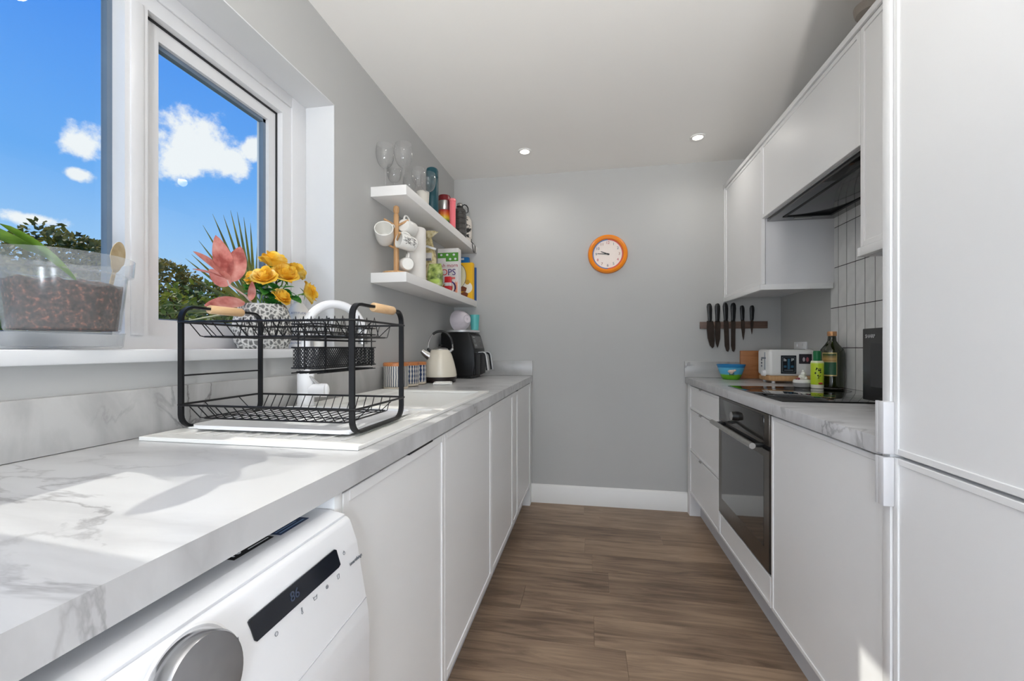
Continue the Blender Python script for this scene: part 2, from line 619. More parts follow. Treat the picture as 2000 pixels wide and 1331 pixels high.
class MB:
    """collects shapes into one mesh"""

    def __init__(s):
        s.bm = bmesh.new()

    def _merge(s, tmp):
        me = bpy.data.meshes.new('tmp')
        tmp.to_mesh(me)
        tmp.free()
        s.bm.from_mesh(me)
        bpy.data.meshes.remove(me)
        return s

    def box(s, x0, y0, z0, x1, y1, z1, bev=0.0, seg=2):
        t = bmesh.new()
        bmesh.ops.create_cube(t, size=1)
        for v in t.verts:
            v.co = Vector(((x0 + x1) / 2 + v.co.x * abs(x1 - x0), (y0 + y1) / 2 + v.co.y * abs(y1 - y0), (z0 + z1) / 2 + v.co.z * abs(z1 - z0)))
        if bev:
            bmesh.ops.bevel(t, geom=t.edges[:], offset=bev, segments=seg, profile=0.5, affect='EDGES')
        return s._merge(t)

    def prism(s, pts, axis, a0, a1, bev=0.0):
        """polygon in the two other axes (cyclic order) extruded along axis"""
        t = bmesh.new()

        def P(p, a):
            return {'x': (a, p[0], p[1]), 'y': (p[0], a, p[1]), 'z': (p[0], p[1], a)}[axis]
        A = [t.verts.new(P(p, a0)) for p in pts]
        B = [t.verts.new(P(p, a1)) for p in pts]
        t.faces.new(A)
        t.faces.new(B[::-1])
        n = len(pts)
        for i in range(n):
            t.faces.new((A[i], B[i], B[(i + 1) % n], A[(i + 1) % n]))
        bmesh.ops.recalc_face_normals(t, faces=t.faces[:])
        if bev:
            bmesh.ops.bevel(t, geom=t.edges[:], offset=bev, segments=2, profile=0.5, affect='EDGES')
        return s._merge(t)

    def lathe(s, prof, n=32, c=(0, 0, 0), M=None, sx=1.0, sy=1.0):
        t = bmesh.new()
        rings = []
        for r, z in prof:
            if r < 1e-6:
                rings.append([t.verts.new((0, 0, z))])
            else:
                rings.append([t.verts.new((r * sx * math.cos(2 * PI * i / n), r * sy * math.sin(2 * PI * i / n), z)) for i in range(n)])
        for a, b in zip(rings, rings[1:]):
            for i in range(n):
                j = (i + 1) % n
                if len(a) == 1 and len(b) == 1:
                    continue
                if len(a) == 1:
                    t.faces.new((a[0], b[j], b[i]))
                elif len(b) == 1:
                    t.faces.new((a[i], a[j], b[0]))
                else:
                    t.faces.new((a[i], a[j], b[j], b[i]))
        bmesh.ops.recalc_face_normals(t, faces=t.faces[:])
        if M is not None:
            t.transform(M)
        t.transform(Matrix.Translation(Vector(c)))
        return s._merge(t)

    def cyl(s, p0, p1, r0, r1=None, n=20):
        p0, p1 = Vector(p0), Vector(p1)
        r1 = r0 if r1 is None else r1
        h = (p1 - p0).length
        q = (p1 - p0).to_track_quat('Z', 'Y').to_matrix().to_4x4()
        return s.lathe([(0, 0), (r0, 0), (r1, h), (0, h)], n, p0, q)

    def tube(s, pts, r, n=8, closed=False, flat=None):
        """round wire (or a flat bar: flat = (half width, half thickness, side vector)) along points"""
        t = bmesh.new()
        P = [Vector(p) for p in pts]
        m = len(P)
        rings = []
        up0 = None
        for i in range(m):
            a = P[i - 1] if (i > 0 or closed) else P[i]
            b = P[(i + 1) % m] if (i < m - 1 or closed) else P[i]
            d = (b - a).normalized()
            if flat:
                side = Vector(flat[2]).normalized()
                u = side
                v = d.cross(side).normalized()
                ring = [t.verts.new(P[i] + u * (flat[0] * sx) + v * (flat[1] * sy)) for sx, sy in ((1, 1), (-1, 1), (-1, -1), (1, -1))]
            else:
                if up0 is None:
                    up0 = Vector((0, 0, 1)) if abs(d.z) < 0.9 else Vector((1, 0, 0))
                u = (up0 - d * up0.dot(d))
                if u.length < 1e-4:
                    u = d.orthogonal()
                u.normalize()
                up0 = u
                v = d.cross(u)
                rr = r[i] if isinstance(r, (list, tuple)) else r
                ring = [t.verts.new(P[i] + (u * math.cos(2 * PI * k / n) + v * math.sin(2 * PI * k / n)) * rr) for k in range(n)]
            rings.append(ring)
        k = len(rings[0])
        for i in range(m if closed else m - 1):
            a, b = rings[i], rings[(i + 1) % m]
            for j in range(k):
                t.faces.new((a[j], a[(j + 1) % k], b[(j + 1) % k], b[j]))
        if not closed:
            t.faces.new(rings[0][::-1])
            t.faces.new(rings[-1])
        bmesh.ops.recalc_face_normals(t, faces=t.faces[:])
        return s._merge(t)

    def grid(s, fn, nu, nv):
        t = bmesh.new()
        V = [[t.verts.new(fn(i / nu, j / nv)) for j in range(nv + 1)] for i in range(nu + 1)]
        for i in range(nu):
            for j in range(nv):
                t.faces.new((V[i][j], V[i + 1][j], V[i + 1][j + 1], V[i][j + 1]))
        return s._merge(t)

    def ball(s, c, r, sub=2, sc=(1, 1, 1)):
        t = bmesh.new()
        bmesh.ops.create_icosphere(t, subdivisions=sub, radius=r)
        for v in t.verts:
            v.co = Vector((v.co.x * sc[0], v.co.y * sc[1], v.co.z * sc[2])) + Vector(c)
        return s._merge(t)

    def raw(s, verts, faces):
        t = bmesh.new()
        V = [t.verts.new(v) for v in verts]
        for f in faces:
            t.faces.new([V[i] for i in f])
        return s._merge(t)

    def xf(s, M):
        s.bm.transform(M)
        return s

    def mesh(s, name, material, smooth=35):
        me = bpy.data.meshes.new(name)
        s.bm.to_mesh(me)
        s.bm.free()
        if smooth:
            me.polygons.foreach_set('use_smooth', [True] * len(me.polygons))
            me.set_sharp_from_angle(angle=math.radians(smooth))
        me.materials.append(material)
        return me

    def build(s, name, material, parent=None, world=True, smooth=35, loc=None, rot=None):
        """link as one mesh object; world=True: the shapes are in world space under an unrotated parent"""
        if parent is not None and world:
            o_ = Vector((0, 0, 0))
            p = parent
            while p is not None:
                o_ += p.location
                p = p.parent
            s.bm.transform(Matrix.Translation(-o_))
        return link(name, s.mesh(name, material, smooth), parent, loc, rot)


def link(name, me, parent=None, loc=None, rot=None):
    o = bpy.data.objects.new(name, me)
    COL.objects.link(o)
    o.parent = parent
    if loc is not None:
        o.location = loc
    if rot is not None:
        o.rotation_euler = rot
    return o


def thing(name, label, cat, loc=(0, 0, 0), rotz=0.0, group=None):
    o = bpy.data.objects.new(name, None)
    COL.objects.link(o)
    o.empty_display_size = 0.05
    o.location = loc
    o.rotation_euler = (0, 0, rotz)
    return tag(o, label, cat, group)


def tag(o, label, cat, group=None):
    o['label'] = label
    o['category'] = cat
    if group:
        o['group'] = group
    return o


def struct(o, label=None):
    o['kind'] = 'structure'
    if label:
        o['label'] = label
    return o


def solo(name, mb, material, label, cat, base, group=None, smooth=35):
    """a thing that is one mesh, its origin at base"""
    b = Vector(base)
    mb.bm.transform(Matrix.Translation(-b))
    o = link(name, mb.mesh(name, material, smooth), None, b)
    return tag(o, label, cat, group)


def text(s_, size, material, parent, origin, right, up, world=True, align='CENTER', name='lettering', thick=0.0004):
    cu = bpy.data.curves.new('txt', 'FONT')
    cu.body = s_
    cu.size = size
    cu.extrude = thick
    cu.align_x = align
    cu.align_y = 'CENTER'
    cu.resolution_u = 3
    ob = bpy.data.objects.new('txt', cu)
    COL.objects.link(ob)
    dg = bpy.context.evaluated_depsgraph_get()
    me = bpy.data.meshes.new_from_object(ob.evaluated_get(dg))
    bpy.data.objects.remove(ob)
    bpy.data.curves.remove(cu)
    r = Vector(right).normalized()
    u = Vector(up)
    u = (u - r * u.dot(r)).normalized()
    n = r.cross(u)
    M = Matrix((r, u, n)).transposed().to_4x4()
    M.translation = Vector(origin)
    if world and parent is not None:
        o_ = Vector((0, 0, 0))
        p = parent
        while p is not None:
            o_ += p.location
            p = p.parent
        M.translation -= o_
    me.transform(M)
    me.materials.clear()
    me.materials.append(material)
    return link(name, me, parent)


def arc(c, r, a0, a1, n, ax=(1, 0, 0), ay=(0, 0, 1)):
    c, ax, ay = Vector(c), Vector(ax), Vector(ay)
    return [c + ax * (r * math.cos(a0 + (a1 - a0) * i / n)) + ay * (r * math.sin(a0 + (a1 - a0) * i / n)) for i in range(n + 1)]


def round_rect(y0, y1, z0, z1, r, n=6):
    """closed loop of (y, z) with rounded corners"""
    out = []
    for cy, cz, a in ((y1 - r, z1 - r, 0), (y0 + r, z1 - r, PI / 2), (y0 + r, z0 + r, PI), (y1 - r, z0 + r, 1.5 * PI)):
        for i in range(n + 1):
            t = a + PI / 2 * i / n
            out.append((cy + r * math.cos(t), cz + r * math.sin(t)))
    return out


# ================================================================== SETTING
XL, XR, YB, ZC = -1.0, 1.232, 3.081, 2.366
YR = -2.4                      # rear wall, behind the camera
WY0, WY1, WZ0, WZ1 = 0.22, 1.553, 1.09, 2.077     # window opening in the left wall

b = MB()
b.box(XL - 0.3, YR, 0, XL, WY0, ZC)
b.box(XL - 0.3, WY1, 0, XL, YB + 0.1, ZC)
b.box(XL - 0.3, WY0, 0, XL, WY1, WZ0)
b.box(XL - 0.3, WY0, WZ1, XL, WY1, ZC)
struct(b.build('wall_left', M_WALL), 'grey painted wall with the window')
b = MB().box(XL - 0.3, YB, 0, XR + 0.2, YB + 0.2, ZC)
struct(b.build('wall_back', M_WALL), 'grey painted end wall')
b = MB().box(XR, YR, 0, XR + 0.2, YB, ZC)
wall_right = struct(b.build('wall_right', M_WALL), 'grey painted wall behind the hob')
b = MB()                        # unseen rear wall; wide opening added to let sky light in
b.box(XL, YR - 0.2, 0, -0.85, YR, ZC)
b.box(1.08, YR - 0.2, 0, XR, YR, ZC)
b.box(-0.85, YR - 0.2, 2.1, 1.08, YR, ZC)
struct(b.build('wall_rear', M_WALL), 'grey wall behind the camera')
b = MB().box(XL - 0.3, YR - 0.2, ZC, XR + 0.2, YB + 0.2, ZC + 0.15)
struct(b.build('ceiling', M_CEIL), 'white painted ceiling')

# reveal lining of the window, white
b = MB()
b.box(XL - 0.13, WY1 - 0.004, WZ0, XL + 0.001, WY1 + 0.0, WZ1)
b.box(XL - 0.13, WY0, WZ0, XL + 0.001, WY0 + 0.004, WZ1)
b.box(XL - 0.13, WY0, WZ1 - 0.004, XL + 0.001, WY1, WZ1)
struct(b.build('trim_1', M_REVEAL), 'white painted window reveal')

# floor: slab and planks
b = MB().box(XL - 0.3, YR - 0.2, -0.12, XR + 0.2, YB + 0.1, -0.004)
floor = struct(b.build('floor', M_FLOOR), 'brown oak-effect plank floor')
row, y = 0, YB - 0.004
rnd = random.Random(11)
while y > -0.35:
    y0 = y - 0.182
    xs = [-0.62]
    x = -0.62 + rnd.uniform(0.15, 1.1)
    while x < 0.80:
        xs.append(x)
        x += 1.22
    xs.append(0.86)
    for a, c in zip(xs, xs[1:]):
        w = c - a
        mb = MB().box(-w / 2 + 0.0004, -0.0906, -0.004, w / 2 - 0.0004, 0.0906, 0.0, 0.0005, 1)
        link('plank', mb.mesh('plank', M_FLOOR), floor, ((a + c) / 2, (y + y0) / 2, 0))
    y = y0
    row += 1

# skirting
b = MB().prism([(0.0, 0.0), (-0.018, 0.0), (-0.018, 0.098), (-0.013, 0.106), (-0.013, 0.112), (-0.009, 0.122), (-0.004, 0.128), (0.0, 0.13)], 'x', -0.418, 0.652)
b.xf(Matrix.Translation((0, YB, 0)))
struct(b.build('baseboard_back', M_TRIM), 'white moulded skirting board')

# window ---------------------------------------------------------------
XW = -1.13                     # inner face of the frame
win = struct(bpy.data.objects.new('window_1', None), 'white framed double window over the sink')
COL.objects.link(win)
win.location = (XW, (WY0 + WY1) / 2, WZ0)
XO = XW - 0.07
b = MB()                       # outer frame
b.box(XO, 1.425, WZ0, XW, WY1 - 0.004, WZ1 - 0.004)
b.box(XO, WY0 + 0.004, WZ0, XW, 0.405, WZ1 - 0.004)
b.box(XO, 0.405, 1.99, XW, 1.425, WZ1 - 0.004)
b.box(XO, 0.405, WZ0, XW, 1.425, 1.142)
b.box(XW, 1.468, 1.10, XW + 0.008, 1.549, WZ1 - 0.004, 0.003)     # proud outer lip
b.box(XW, 0.3, 2.03, XW + 0.008, 1.468, WZ1 - 0.004, 0.003)
b.build('window_frame', M_UPVC, win)
b = MB()
b.box(XO, 0.872, 1.142, XW, 0.928, 1.99)
b.box(XW - 0.001, 0.884, 1.142, XW + 0.004, 0.916, 1.99, 0.0015)
b.build('mullion', M_UPVC, win)
# opening sash, set back
XS = -1.156
b = MB()
sy0, sy1, sz0, sz1 = 0.928, 1.425, 1.142, 1.99
gy0, gy1, gz0, gz1 = 0.978, 1.385, 1.187, 1.945
b.box(XO - 0.004, sy0, sz0, XS, gy0, sz1)
b.box(XO - 0.004, gy1, sz0, XS, sy1, sz1)
b.box(XO - 0.004, gy0, sz0, XS, gy1, gz0)
b.box(XO - 0.004, gy0, gz1, XS, gy1, sz1)
b.prism([(gy1, XS), (gy1 + 0.022, XS), (gy1 + 0.022, XS + 0.012)], 'z', gz0, gz1) if False else None
sash = b.build('sash', M_UPVC, win)
b = MB()
b.box(XS - 0.0005, sy1 - 0.006, sz0, XS + 0.004, sy1, sz1)
b.box(XS - 0.0005, sy0, sz1 - 0.006, XS + 0.004, sy1, sz1)
b.build('gasket', M_GAP, sash)
for (y0, y1, z0, z1, par) in ((gy0, gy1, gz0, gz1, sash), (0.405, 0.872, 1.142, 1.99, win)):
    b = MB()
    xg = -1.178
    for (a0, a1, c0, c1) in ((y0, y0 + 0.006, z0, z1), (y1 - 0.012, y1, z0, z1), (y0, y1, z0, z0 + 0.004), (y0, y1, z1 - 0.012, z1)):
        b.box(xg - 0.008, a0, c0, xg + 0.010, a1, c1)
    b.build('spacer_bar', M_GASKET, par)
    b = MB().box(xg - 0.002, y0 + 0.004, z0 + 0.003, xg + 0.002, y1 - 0.006, z1 - 0.006)
    b.build('pane', M_PANE, par)
b = MB().box(-1.1295, WY0 + 0.0045, WZ0 + 0.0005, XL + 0.0005, WY1 - 0.0045, 1.107)
b.box(XL + 0.001, WY0 - 0.03, 1.078, -0.966, WY1 + 0.02, 1.107, 0.005)
b.build('window_sill', M_REVEAL, win)

# wall tiles behind the hob --------------------------------------------
TP, TR, TZ = 0.0705, 0.2035, 0.907
b = MB().box(XR - 0.004, 1.10, 0.911, XR, 2.480, 1.80)
grout = b.build('grout', M_GROUT, wall_right, True)
tile_me = {}
for j in range(5):
    for i in range(19):
        y1 = 2.480 - i * TP
        z0, z1 = TZ + j * TR, TZ + (j + 1) * TR
        z0, z1 = max(z0, 0.912), min(z1, 1.80)
        if z1 - z0 < 0.01:
            continue
        key = round(z1 - z0, 4)
        if key not in tile_me:
            tile_me[key] = MB().box(-0.0055, -TP / 2 + 0.0026, -key / 2 + 0.0019, 0.0, TP / 2 - 0.0026, key / 2 - 0.0019, 0.0006, 1).mesh('tile', M_TILE)
        link('tile', tile_me[key], wall_right, (XR - 0.0005, y1 - TP / 2, (z0 + z1) / 2))

# outside ground
b = MB().box(-60, -40, -0.5, XL - 0.31, 60, -0.3)
struct(b.build('ground', blotch_mat('lawn', [(70, 84, 40), (96, 108, 52), (120, 124, 70)], 2.0, 0.9)), 'lawn outside the window')

# ================================================================== LEFT RUN
XFL, XFR = -0.412, 0.65        # door faces


def door_mesh(x, out, y0, y1, z0, z1, fw=0.02, rec=0.004, t=0.019, mb=None):
    """slim-framed slab door in the plane X = x, facing out (+1 / -1)"""
    mb = mb or MB()
    i = x - out * t
    r = x - out * rec
    g = 0.0015
    y0, y1, z0, z1 = y0 + g, y1 - g, z0 + g, z1 - g
    mb.box(min(i, r), y0 + fw - 0.001, z0 + fw - 0.001, max(i, r), y1 - fw + 0.001, z1 - fw + 0.001)
    for a0, a1, c0, c1 in ((y0, y0 + fw, z0, z1), (y1 - fw, y1, z0, z1), (y0 + fw, y1 - fw, z0, z0 + fw), (y0 + fw, y1 - fw, z1 - fw, z1)):
        mb.box(min(i, x), a0, c0, max(i, x), a1, c1, 0.0012, 1)
    return mb


def base_cab(label, y0, y1, handle=None, top=0.868):
    t = thing('base_cabinet', label, 'cabinet', (XFL - 0.02, (y0 + y1) / 2, 0.13), 0, 'white base cabinets under the window worktop')
    MB().box(-0.97, y0 + 0.001, 0.13, XFL - 0.021, y1 - 0.001, top).build('carcass', M_CABIN, t)
    d = door_mesh(XFL, 1, y0, y1, 0.138, 0.864).build('door', M_CAB, t)
    if handle:
        MB().box(XFL - 0.016, handle[0], 0.8625, XFL + 0.003, handle[1], 0.8665).build('edge_pull', M_GAP, d)
    return t


base_cab('white slim-framed cupboard next to the washing machine', 0.664, 1.184, (0.93, 1.08))
base_cab('white slim-framed cupboard under the sink bowl', 1.184, 1.784, None, 0.73)
base_cab('white slim-framed cupboard under the striped canisters', 1.784, 2.302, None, 0.73)
base_cab('very narrow white cupboard in the left run', 2.302, 2.466, (2.42, 2.46))
base_cab('white slim-framed cupboard in the far left corner under the air fryer', 2.466, 2.985)
b = MB().box(-0.97, 0.640, 0.0, XFL, 0.6625, 0.868, 0.001)
solo('end_panel', b, M_CAB, 'thin white end panel between washing machine and cupboards', 'panel', (-0.69, 0.651, 0))
b = MB().box(-0.466, 2.987, 0.0, XFL - 0.002, YB - 0.019, 0.868)
solo('filler_panel', b, M_CAB, 'white filler panel reaching the floor in the left corner', 'panel', (-0.44, 3.02, 0))
b = MB().box(-0.482, 0.664, 0.0, -0.467, 2.986, 0.129)
solo('plinth', b, M_PLINTH, 'white kickboard under the left cupboards', 'kickboard', (-0.475, 1.8, 0))

# worktop with sink cut-out
BX0, BX1, BY0, BY1 = -0.855, -0.485, 1.335, 1.825     # bowl opening
b = MB()
b.box(XL, -0.45, 0.87, -0.405, BY0 - 0.02, 0.91)
b.box(XL, BY1 + 0.02, 0.87, -0.405, YB, 0.91)
b.box(XL, BY0 - 0.02, 0.87, BX0 - 0.02, BY1 + 0.02, 0.91)
b.box(BX1 + 0.02, BY0 - 0.02, 0.87, -0.405, BY1 + 0.02, 0.91)
solo('worktop', b, M_MARBLE, 'long marble-effect worktop under the window', 'worktop', (-0.7, 1.5, 0.87))
b = MB().box(XL, -0.45, 0.911, -0.984, YB - 0.019, 1.018, 0.001)
solo('upstand', b, M_MARBLE2, 'marble-effect upstand along the wall below the window', 'upstand', (-0.99, 1.5, 0.911))
b = MB().box(-0.983, YB - 0.018, 0.911, -0.405, YB, 1.018, 0.001)
solo('upstand', b, M_MARBLE2, 'short marble-effect upstand behind the air fryer', 'upstand', (-0.69, YB - 0.009, 0.911))

# sink ------------------------------------------------------------------
sk = thing('sink', 'white inset sink with bowl and drainer', 'sink', (-0.69, 1.31, 0.91))
SX0, SX1, SY0, SY1 = -0.955, -0.442, 0.765, 1.862
b = MB()
zt = 0.919
b.box(SX0, SY0, 0.9105, SX1, 0.80, zt, 0.0008, 1)
b.box(SX0, 0.80, 0.9105, -0.905, BY1 - 0.003, zt, 0.0008, 1)
b.box(-0.478, 0.80, 0.9105, SX1, BY1 - 0.003, zt, 0.0008, 1)
b.box(SX0, BY1 - 0.003, 0.9105, SX1, SY1, zt, 0.0008, 1)
b.box(-0.9045, 1.275, 0.9105, -0.4785, BY0 + 0.003, zt - 0.001, 0.0008, 1)
b.box(-0.9045, BY0 + 0.0035, 0.9105, BX0 + 0.003, BY1 - 0.0035, zt - 0.001, 0.0008, 1)
b.box(-0.9045, 0.8005, 0.9105, -0.4785, 1.2745, 0.9135)
b.build('rim', M_SINK, sk)
b = MB()
for i in range(9):
    x = -0.875 + i * 0.045
    b.box(x - 0.006, 0.83, 0.9135, x + 0.006, 1.25, 0.9155, 0.001, 1)
b.build('drainer_rib', M_SINK, sk)
b = MB()
zb = 0.745
for (x0, y0, x1, y1) in ((BX0 - 0.012, BY0 - 0.012, BX0, BY1 + 0.012), (BX1, BY0 - 0.012, BX1 + 0.012, BY1 + 0.012), (BX0, BY0 - 0.012, BX1, BY0), (BX0, BY1, BX1, BY1 + 0.012)):
    b.box(x0, y0, zb - 0.01, x1, y1, 0.913)
b.box(BX0, BY0, zb - 0.01, BX1, BY1, zb)
bowl = b.build('bowl', M_SINK, sk)
MB().cyl((-0.67, 1.58, zb), (-0.67, 1.58, zb + 0.004), 0.045).build('drain', M_STEEL, bowl)

# tap
TX, TY = -0.928, YatX(597, -0.928)
tp = thing('tap', 'white swan-neck kitchen tap with steel lever', 'tap', (TX, TY, 0.919))
MB().lathe([(0, 0), (0.028, 0), (0.028, 0.004), (0.026, 0.006), (0.026, 0.104), (0.024, 0.107), (0, 0.107)], 28).build('body', M_WHITEPL, tp, False)
u = Vector((0.6, 0.8, 0))
pts = [Vector((0, 0, 0.1)), Vector((0, 0, 0.18)), Vector((0, 0, 0.245))]
R = 0.098
pts += arc(u * R + Vector((0, 0, 0.245)), R, PI, 0.05, 22, u, (0, 0, 1))[1:]
pts += [u * (2 * R) + Vector((0, 0, 0.235))]
MB().tube(pts, 0.0145, 14).build('spout', M_WHITEPL, tp, False)
e = u * (2 * R)
b = MB().cyl(e + Vector((0, 0, 0.24)), e + Vector((0, 0, 0.205)), 0.0165)
b.build('spray_head', M_STEEL, tp, False)
v = Vector((0.9, 0.25, 0)).normalized()
b = MB().cyl(v * 0.015 + Vector((0, 0, 0.05)), v * 0.065 + Vector((0, 0, 0.05)), 0.0225, n=28)
b.ball(v * 0.065 + Vector((0, 0, 0.05)), 0.0225, 3, (0.5, 0.5, 1))
vb = b.build('valve', M_WHITEPL, tp, False)
MB().cyl(v * 0.045 + Vector((0, 0, 0.068)), Vector((-0.005, -0.03, 0.128)), 0.0052, n=12).build('lever', M_CHROME, vb, False)

# washing machine ---------------------------------------------------------
wm = thing('washing_machine', 'white washing machine with steel dial under the worktop', 'washing machine', (-0.66, 0.345, 0.0))
M_WASH = mat('washer_white', (238, 239, 242), 0.3, var=0.005)
MB().prism([(-0.98, 0.03), (-0.98, 0.846), (-0.418, 0.846), (-0.391, 0.8405), (-0.391, 0.03)], 'y', 0.052, 0.636).build('body', M_WASH, wm, smooth=None)
prof = [(-0.3905, 0.03), (-0.3905, 0.8385), (-0.386, 0.8375), (-0.3815, 0.8335), (-0.378, 0.825), (-0.369, 0.80), (-0.349, 0.69), (-0.347, 0.66), (-0.347, 0.03)]
MB().prism(prof, 'y', 0.052, 0.637, 0.003).build('front_panel', M_WASH, wm)


def wm_pt(px, py, off=0.0012):
    """point on the sloping fascia plane X = -0.369 - 0.182 (z - 0.80)"""
    d = ray(px, py)
    t = (-0.369 - 0.182 * (H - 0.80)) / (d.x + 0.182 * d.z)
    p = Vector((0, 0, H)) + d * t
    return p + WMN * off


WMN = Vector((1, 0, 0.182)).normalized()
WMU = Vector((-0.182, 0, 1)).normalized()
WMR = Vector((0, 1, 0))


def wm_quad(pxs, material, name, off=0.0012, thick=0.002, parent=None):
    P = [wm_pt(*p, off=off) for p in pxs]
    Q = [p - WMN * thick for p in P]
    n = len(P)
    b = MB().raw(P + Q, [tuple(range(n)), tuple(range(2 * n - 1, n - 1, -1))] + [(i, n + i, n + (i + 1) % n, (i + 1) % n) for i in range(n)])
    bmesh.ops.recalc_face_normals(b.bm, faces=b.bm.faces[:])
    return b.build(name, material, parent or wm)


disp = wm_quad([(487, 1211), (484, 1216), (496, 1252), (501, 1254), (661, 1109), (664, 1103), (656, 1075), (652, 1074)], mat('display_glass', (26, 30, 38), 0.12, var=0.05), 'display')
text('86', 0.017, mat('display_dim', (62, 72, 92), 0.4), disp, wm_pt(574, 1163, 0.0016), WMR, WMU)
pc = wm_pt(371, 1336)
Mq = WMN.to_track_quat('Z', 'Y').to_matrix().to_4x4()
MB().lathe([(0, -0.002), (0.043, -0.002), (0.0425, 0.016), (0.0405, 0.019), (0.039, 0.0192), (0, 0.0192)], 48, pc, Mq).build('dial', mat('dial_steel', (176, 176, 178), 0.25, 1.0, var=0.05, scale=60), wm)
MB().lathe([(0.045, 0), (0.0475, 0.0012), (0.05, 0)], 48, pc, Mq).build('dial_ring', M_WHITEPL, wm)
def wm_mark(px, py, strokes, name='icon'):
    c = wm_pt(px, py, 0.0008)
    b = MB()
    for st in strokes:
        b.tube([c + WMR * (q[0] * 0.001) + WMU * (q[1] * 0.001) for q in st], 0.00035, 5)
    b.build(name, M_INK, wm)


ring = [(2.4 * math.cos(k * PI / 6), 2.4 * math.sin(k * PI / 6)) for k in range(13)]
wm_mark(539, 1239, [ring])
wm_mark(589, 1194, [[(-0.8, 4), (-0.8, -1), (-1.4, -3), (0, -4), (1.4, -3), (0.8, -1), (0.8, 4), (-0.8, 4)]])
wm_mark(615, 1168, [[(-4, 2.5), (-2.6, -2.5), (2.6, -2.5), (4, 2.5)], [(-3, 0.6), (-1, 1.4), (1, 0.6), (3, 1.4)]])
wm_mark(638, 1147, [ring, [(0.9 * math.cos(k), 0.9 * math.sin(k)) for k in range(6)]])
wm_mark(660, 1127, [[(-3, 2.5), (-1.4, 3.4), (0, 2.4), (1.4, 3.4), (3, 2.5), (2.2, 0.8), (1.8, -3), (-1.8, -3), (-2.2, 0.8), (-3, 2.5)]])
wm_mark(671, 1081, [[(0, 3.6), (0, 0.6)], [(1.2, 2.2), (2.3, 0.4), (1.6, -1.8), (0, -2.6), (-1.6, -1.8), (-2.3, 0.4), (-1.2, 2.2)]])
p = wm_pt(446, 1270)
b = MB()
tri = [p + WMU * 0.005 - WMR * 0.004, p - WMU * 0.005 - WMR * 0.004, p + WMR * 0.005]
b.tube(tri, 0.0005, 5, True)
for k in (0.0085, 0.012):
    b.tube([p + WMR * k + WMU * 0.005, p + WMR * k - WMU * 0.005], 0.0005, 5)
b.build('icon', M_INK, wm)
text('smartthings', 0.0075, M_INK, wm, wm_pt(694, 1093), WMR, WMU, name='lettering')
wm_quad([(714.5, 1166), (580, 1334), (580.5, 1335.5), (715.2, 1167.4)], mat('panel_line', (188, 190, 196), 0.5), 'panel_joint', 0.0006, 0.001)
b = MB().box(-0.47, 0.462, 0.8463, -0.434, 0.53, 0.8467)
lb = b.build('sticker', mat('sticker_black', (40, 38, 36), 0.5), wm)
text('10', 0.018, M_WHITEINK, lb, (-0.446, 0.474, 0.8468), (0, 1, 0), (-1, 0, 0))
for k in range(3):
    MB().box(-0.4405 - k * 0.006, 0.49, 0.8467, -0.4385 - k * 0.006, 0.526 - 0.006 * (k % 2), 0.8469).build('print_line', M_WHITEINK, lb)
lb = MB().box(-0.46, 0.536, 0.8463, -0.428, 0.598, 0.8467).build('sticker', mat('sticker_blue', (44, 62, 96), 0.5), wm)
for k in range(4):
    MB().box(-0.4345 - k * 0.0065, 0.54, 0.8467, -0.432 - k * 0.0065, 0.592 - 0.008 * (k % 2), 0.8469).build('print_line', mat('pale_blue_print', (130, 160, 200), 0.5), lb)

# ================================================================== RIGHT RUN
dr = thing('drawer_unit', 'white three-drawer unit beside the oven', 'drawer unit', (0.95, 2.67, 0.15))
MB().box(0.671, 2.352, 0.15, 1.225, 2.998, 0.868).build('carcass', M_CABIN, dr)
for z0, z1 in ((0.155, 0.432), (0.436, 0.706), (0.710, 0.862)):
    d = door_mesh(XFR, -1, 2.352, 2.998, z0, z1, 0.014).build('drawer', M_CAB, dr)
    MB().box(XFR - 0.007, 2.70, z1 - 0.008, XFR + 0.002, 2.735, z1 + 0.001, 0.001, 1).build('edge_pull', M_STEEL, d)
b = MB().box(XFR - 0.001, 2.999, 0.0, 0.717, YB - 0.019, 0.868)
solo('filler_panel', b, M_CAB, 'white filler panel reaching the floor in the right corner', 'panel', (0.684, 3.03, 0))
oh = thing('oven_housing', 'white cupboard carcass holding the built-in oven', 'cabinet', (0.95, 2.03, 0.15))
b = MB().box(0.69, 1.714, 0.15, 1.225, 2.348, 0.272)
b.build('carcass', M_CABIN, oh)
door_mesh(XFR, -1, 1.712, 2.350, 0.155, 0.272, 0.012).build('lower_panel', M_CAB, oh)
ov = thing('oven', 'built-in steel oven with dark glass door and bar handle', 'oven', (0.9, 2.03, 0.275))
MB().box(0.70, 1.735, 0.276, 1.15, 2.33, 0.862).build('body', M_BLACKPL, ov)
b = MB()
oy0, oy1 = 1.720, 2.343
b.box(0.648, oy0, 0.745, 0.70, oy1, 0.864, 0.002)
cp = b.build('control_panel', M_OVEN, ov)
MB().box(0.6465, oy0 + 0.045, 0.757, 0.65, oy1 - 0.02, 0.855, 0.001).build('panel_glass', mat('smoke_glass', (48, 46, 44), 0.12, var=0.03), cp)
b = MB().cyl((0.647, 2.06, 0.806), (0.622, 2.06, 0.806), 0.021, 0.019, 32)
kn = b.build('knob', M_BLACKPL, cp)
MB().cyl((0.6225, 2.06, 0.806), (0.6205, 2.06, 0.806), 0.0185, n=32).build('knob_cap', M_STEEL, kn)
b = MB()
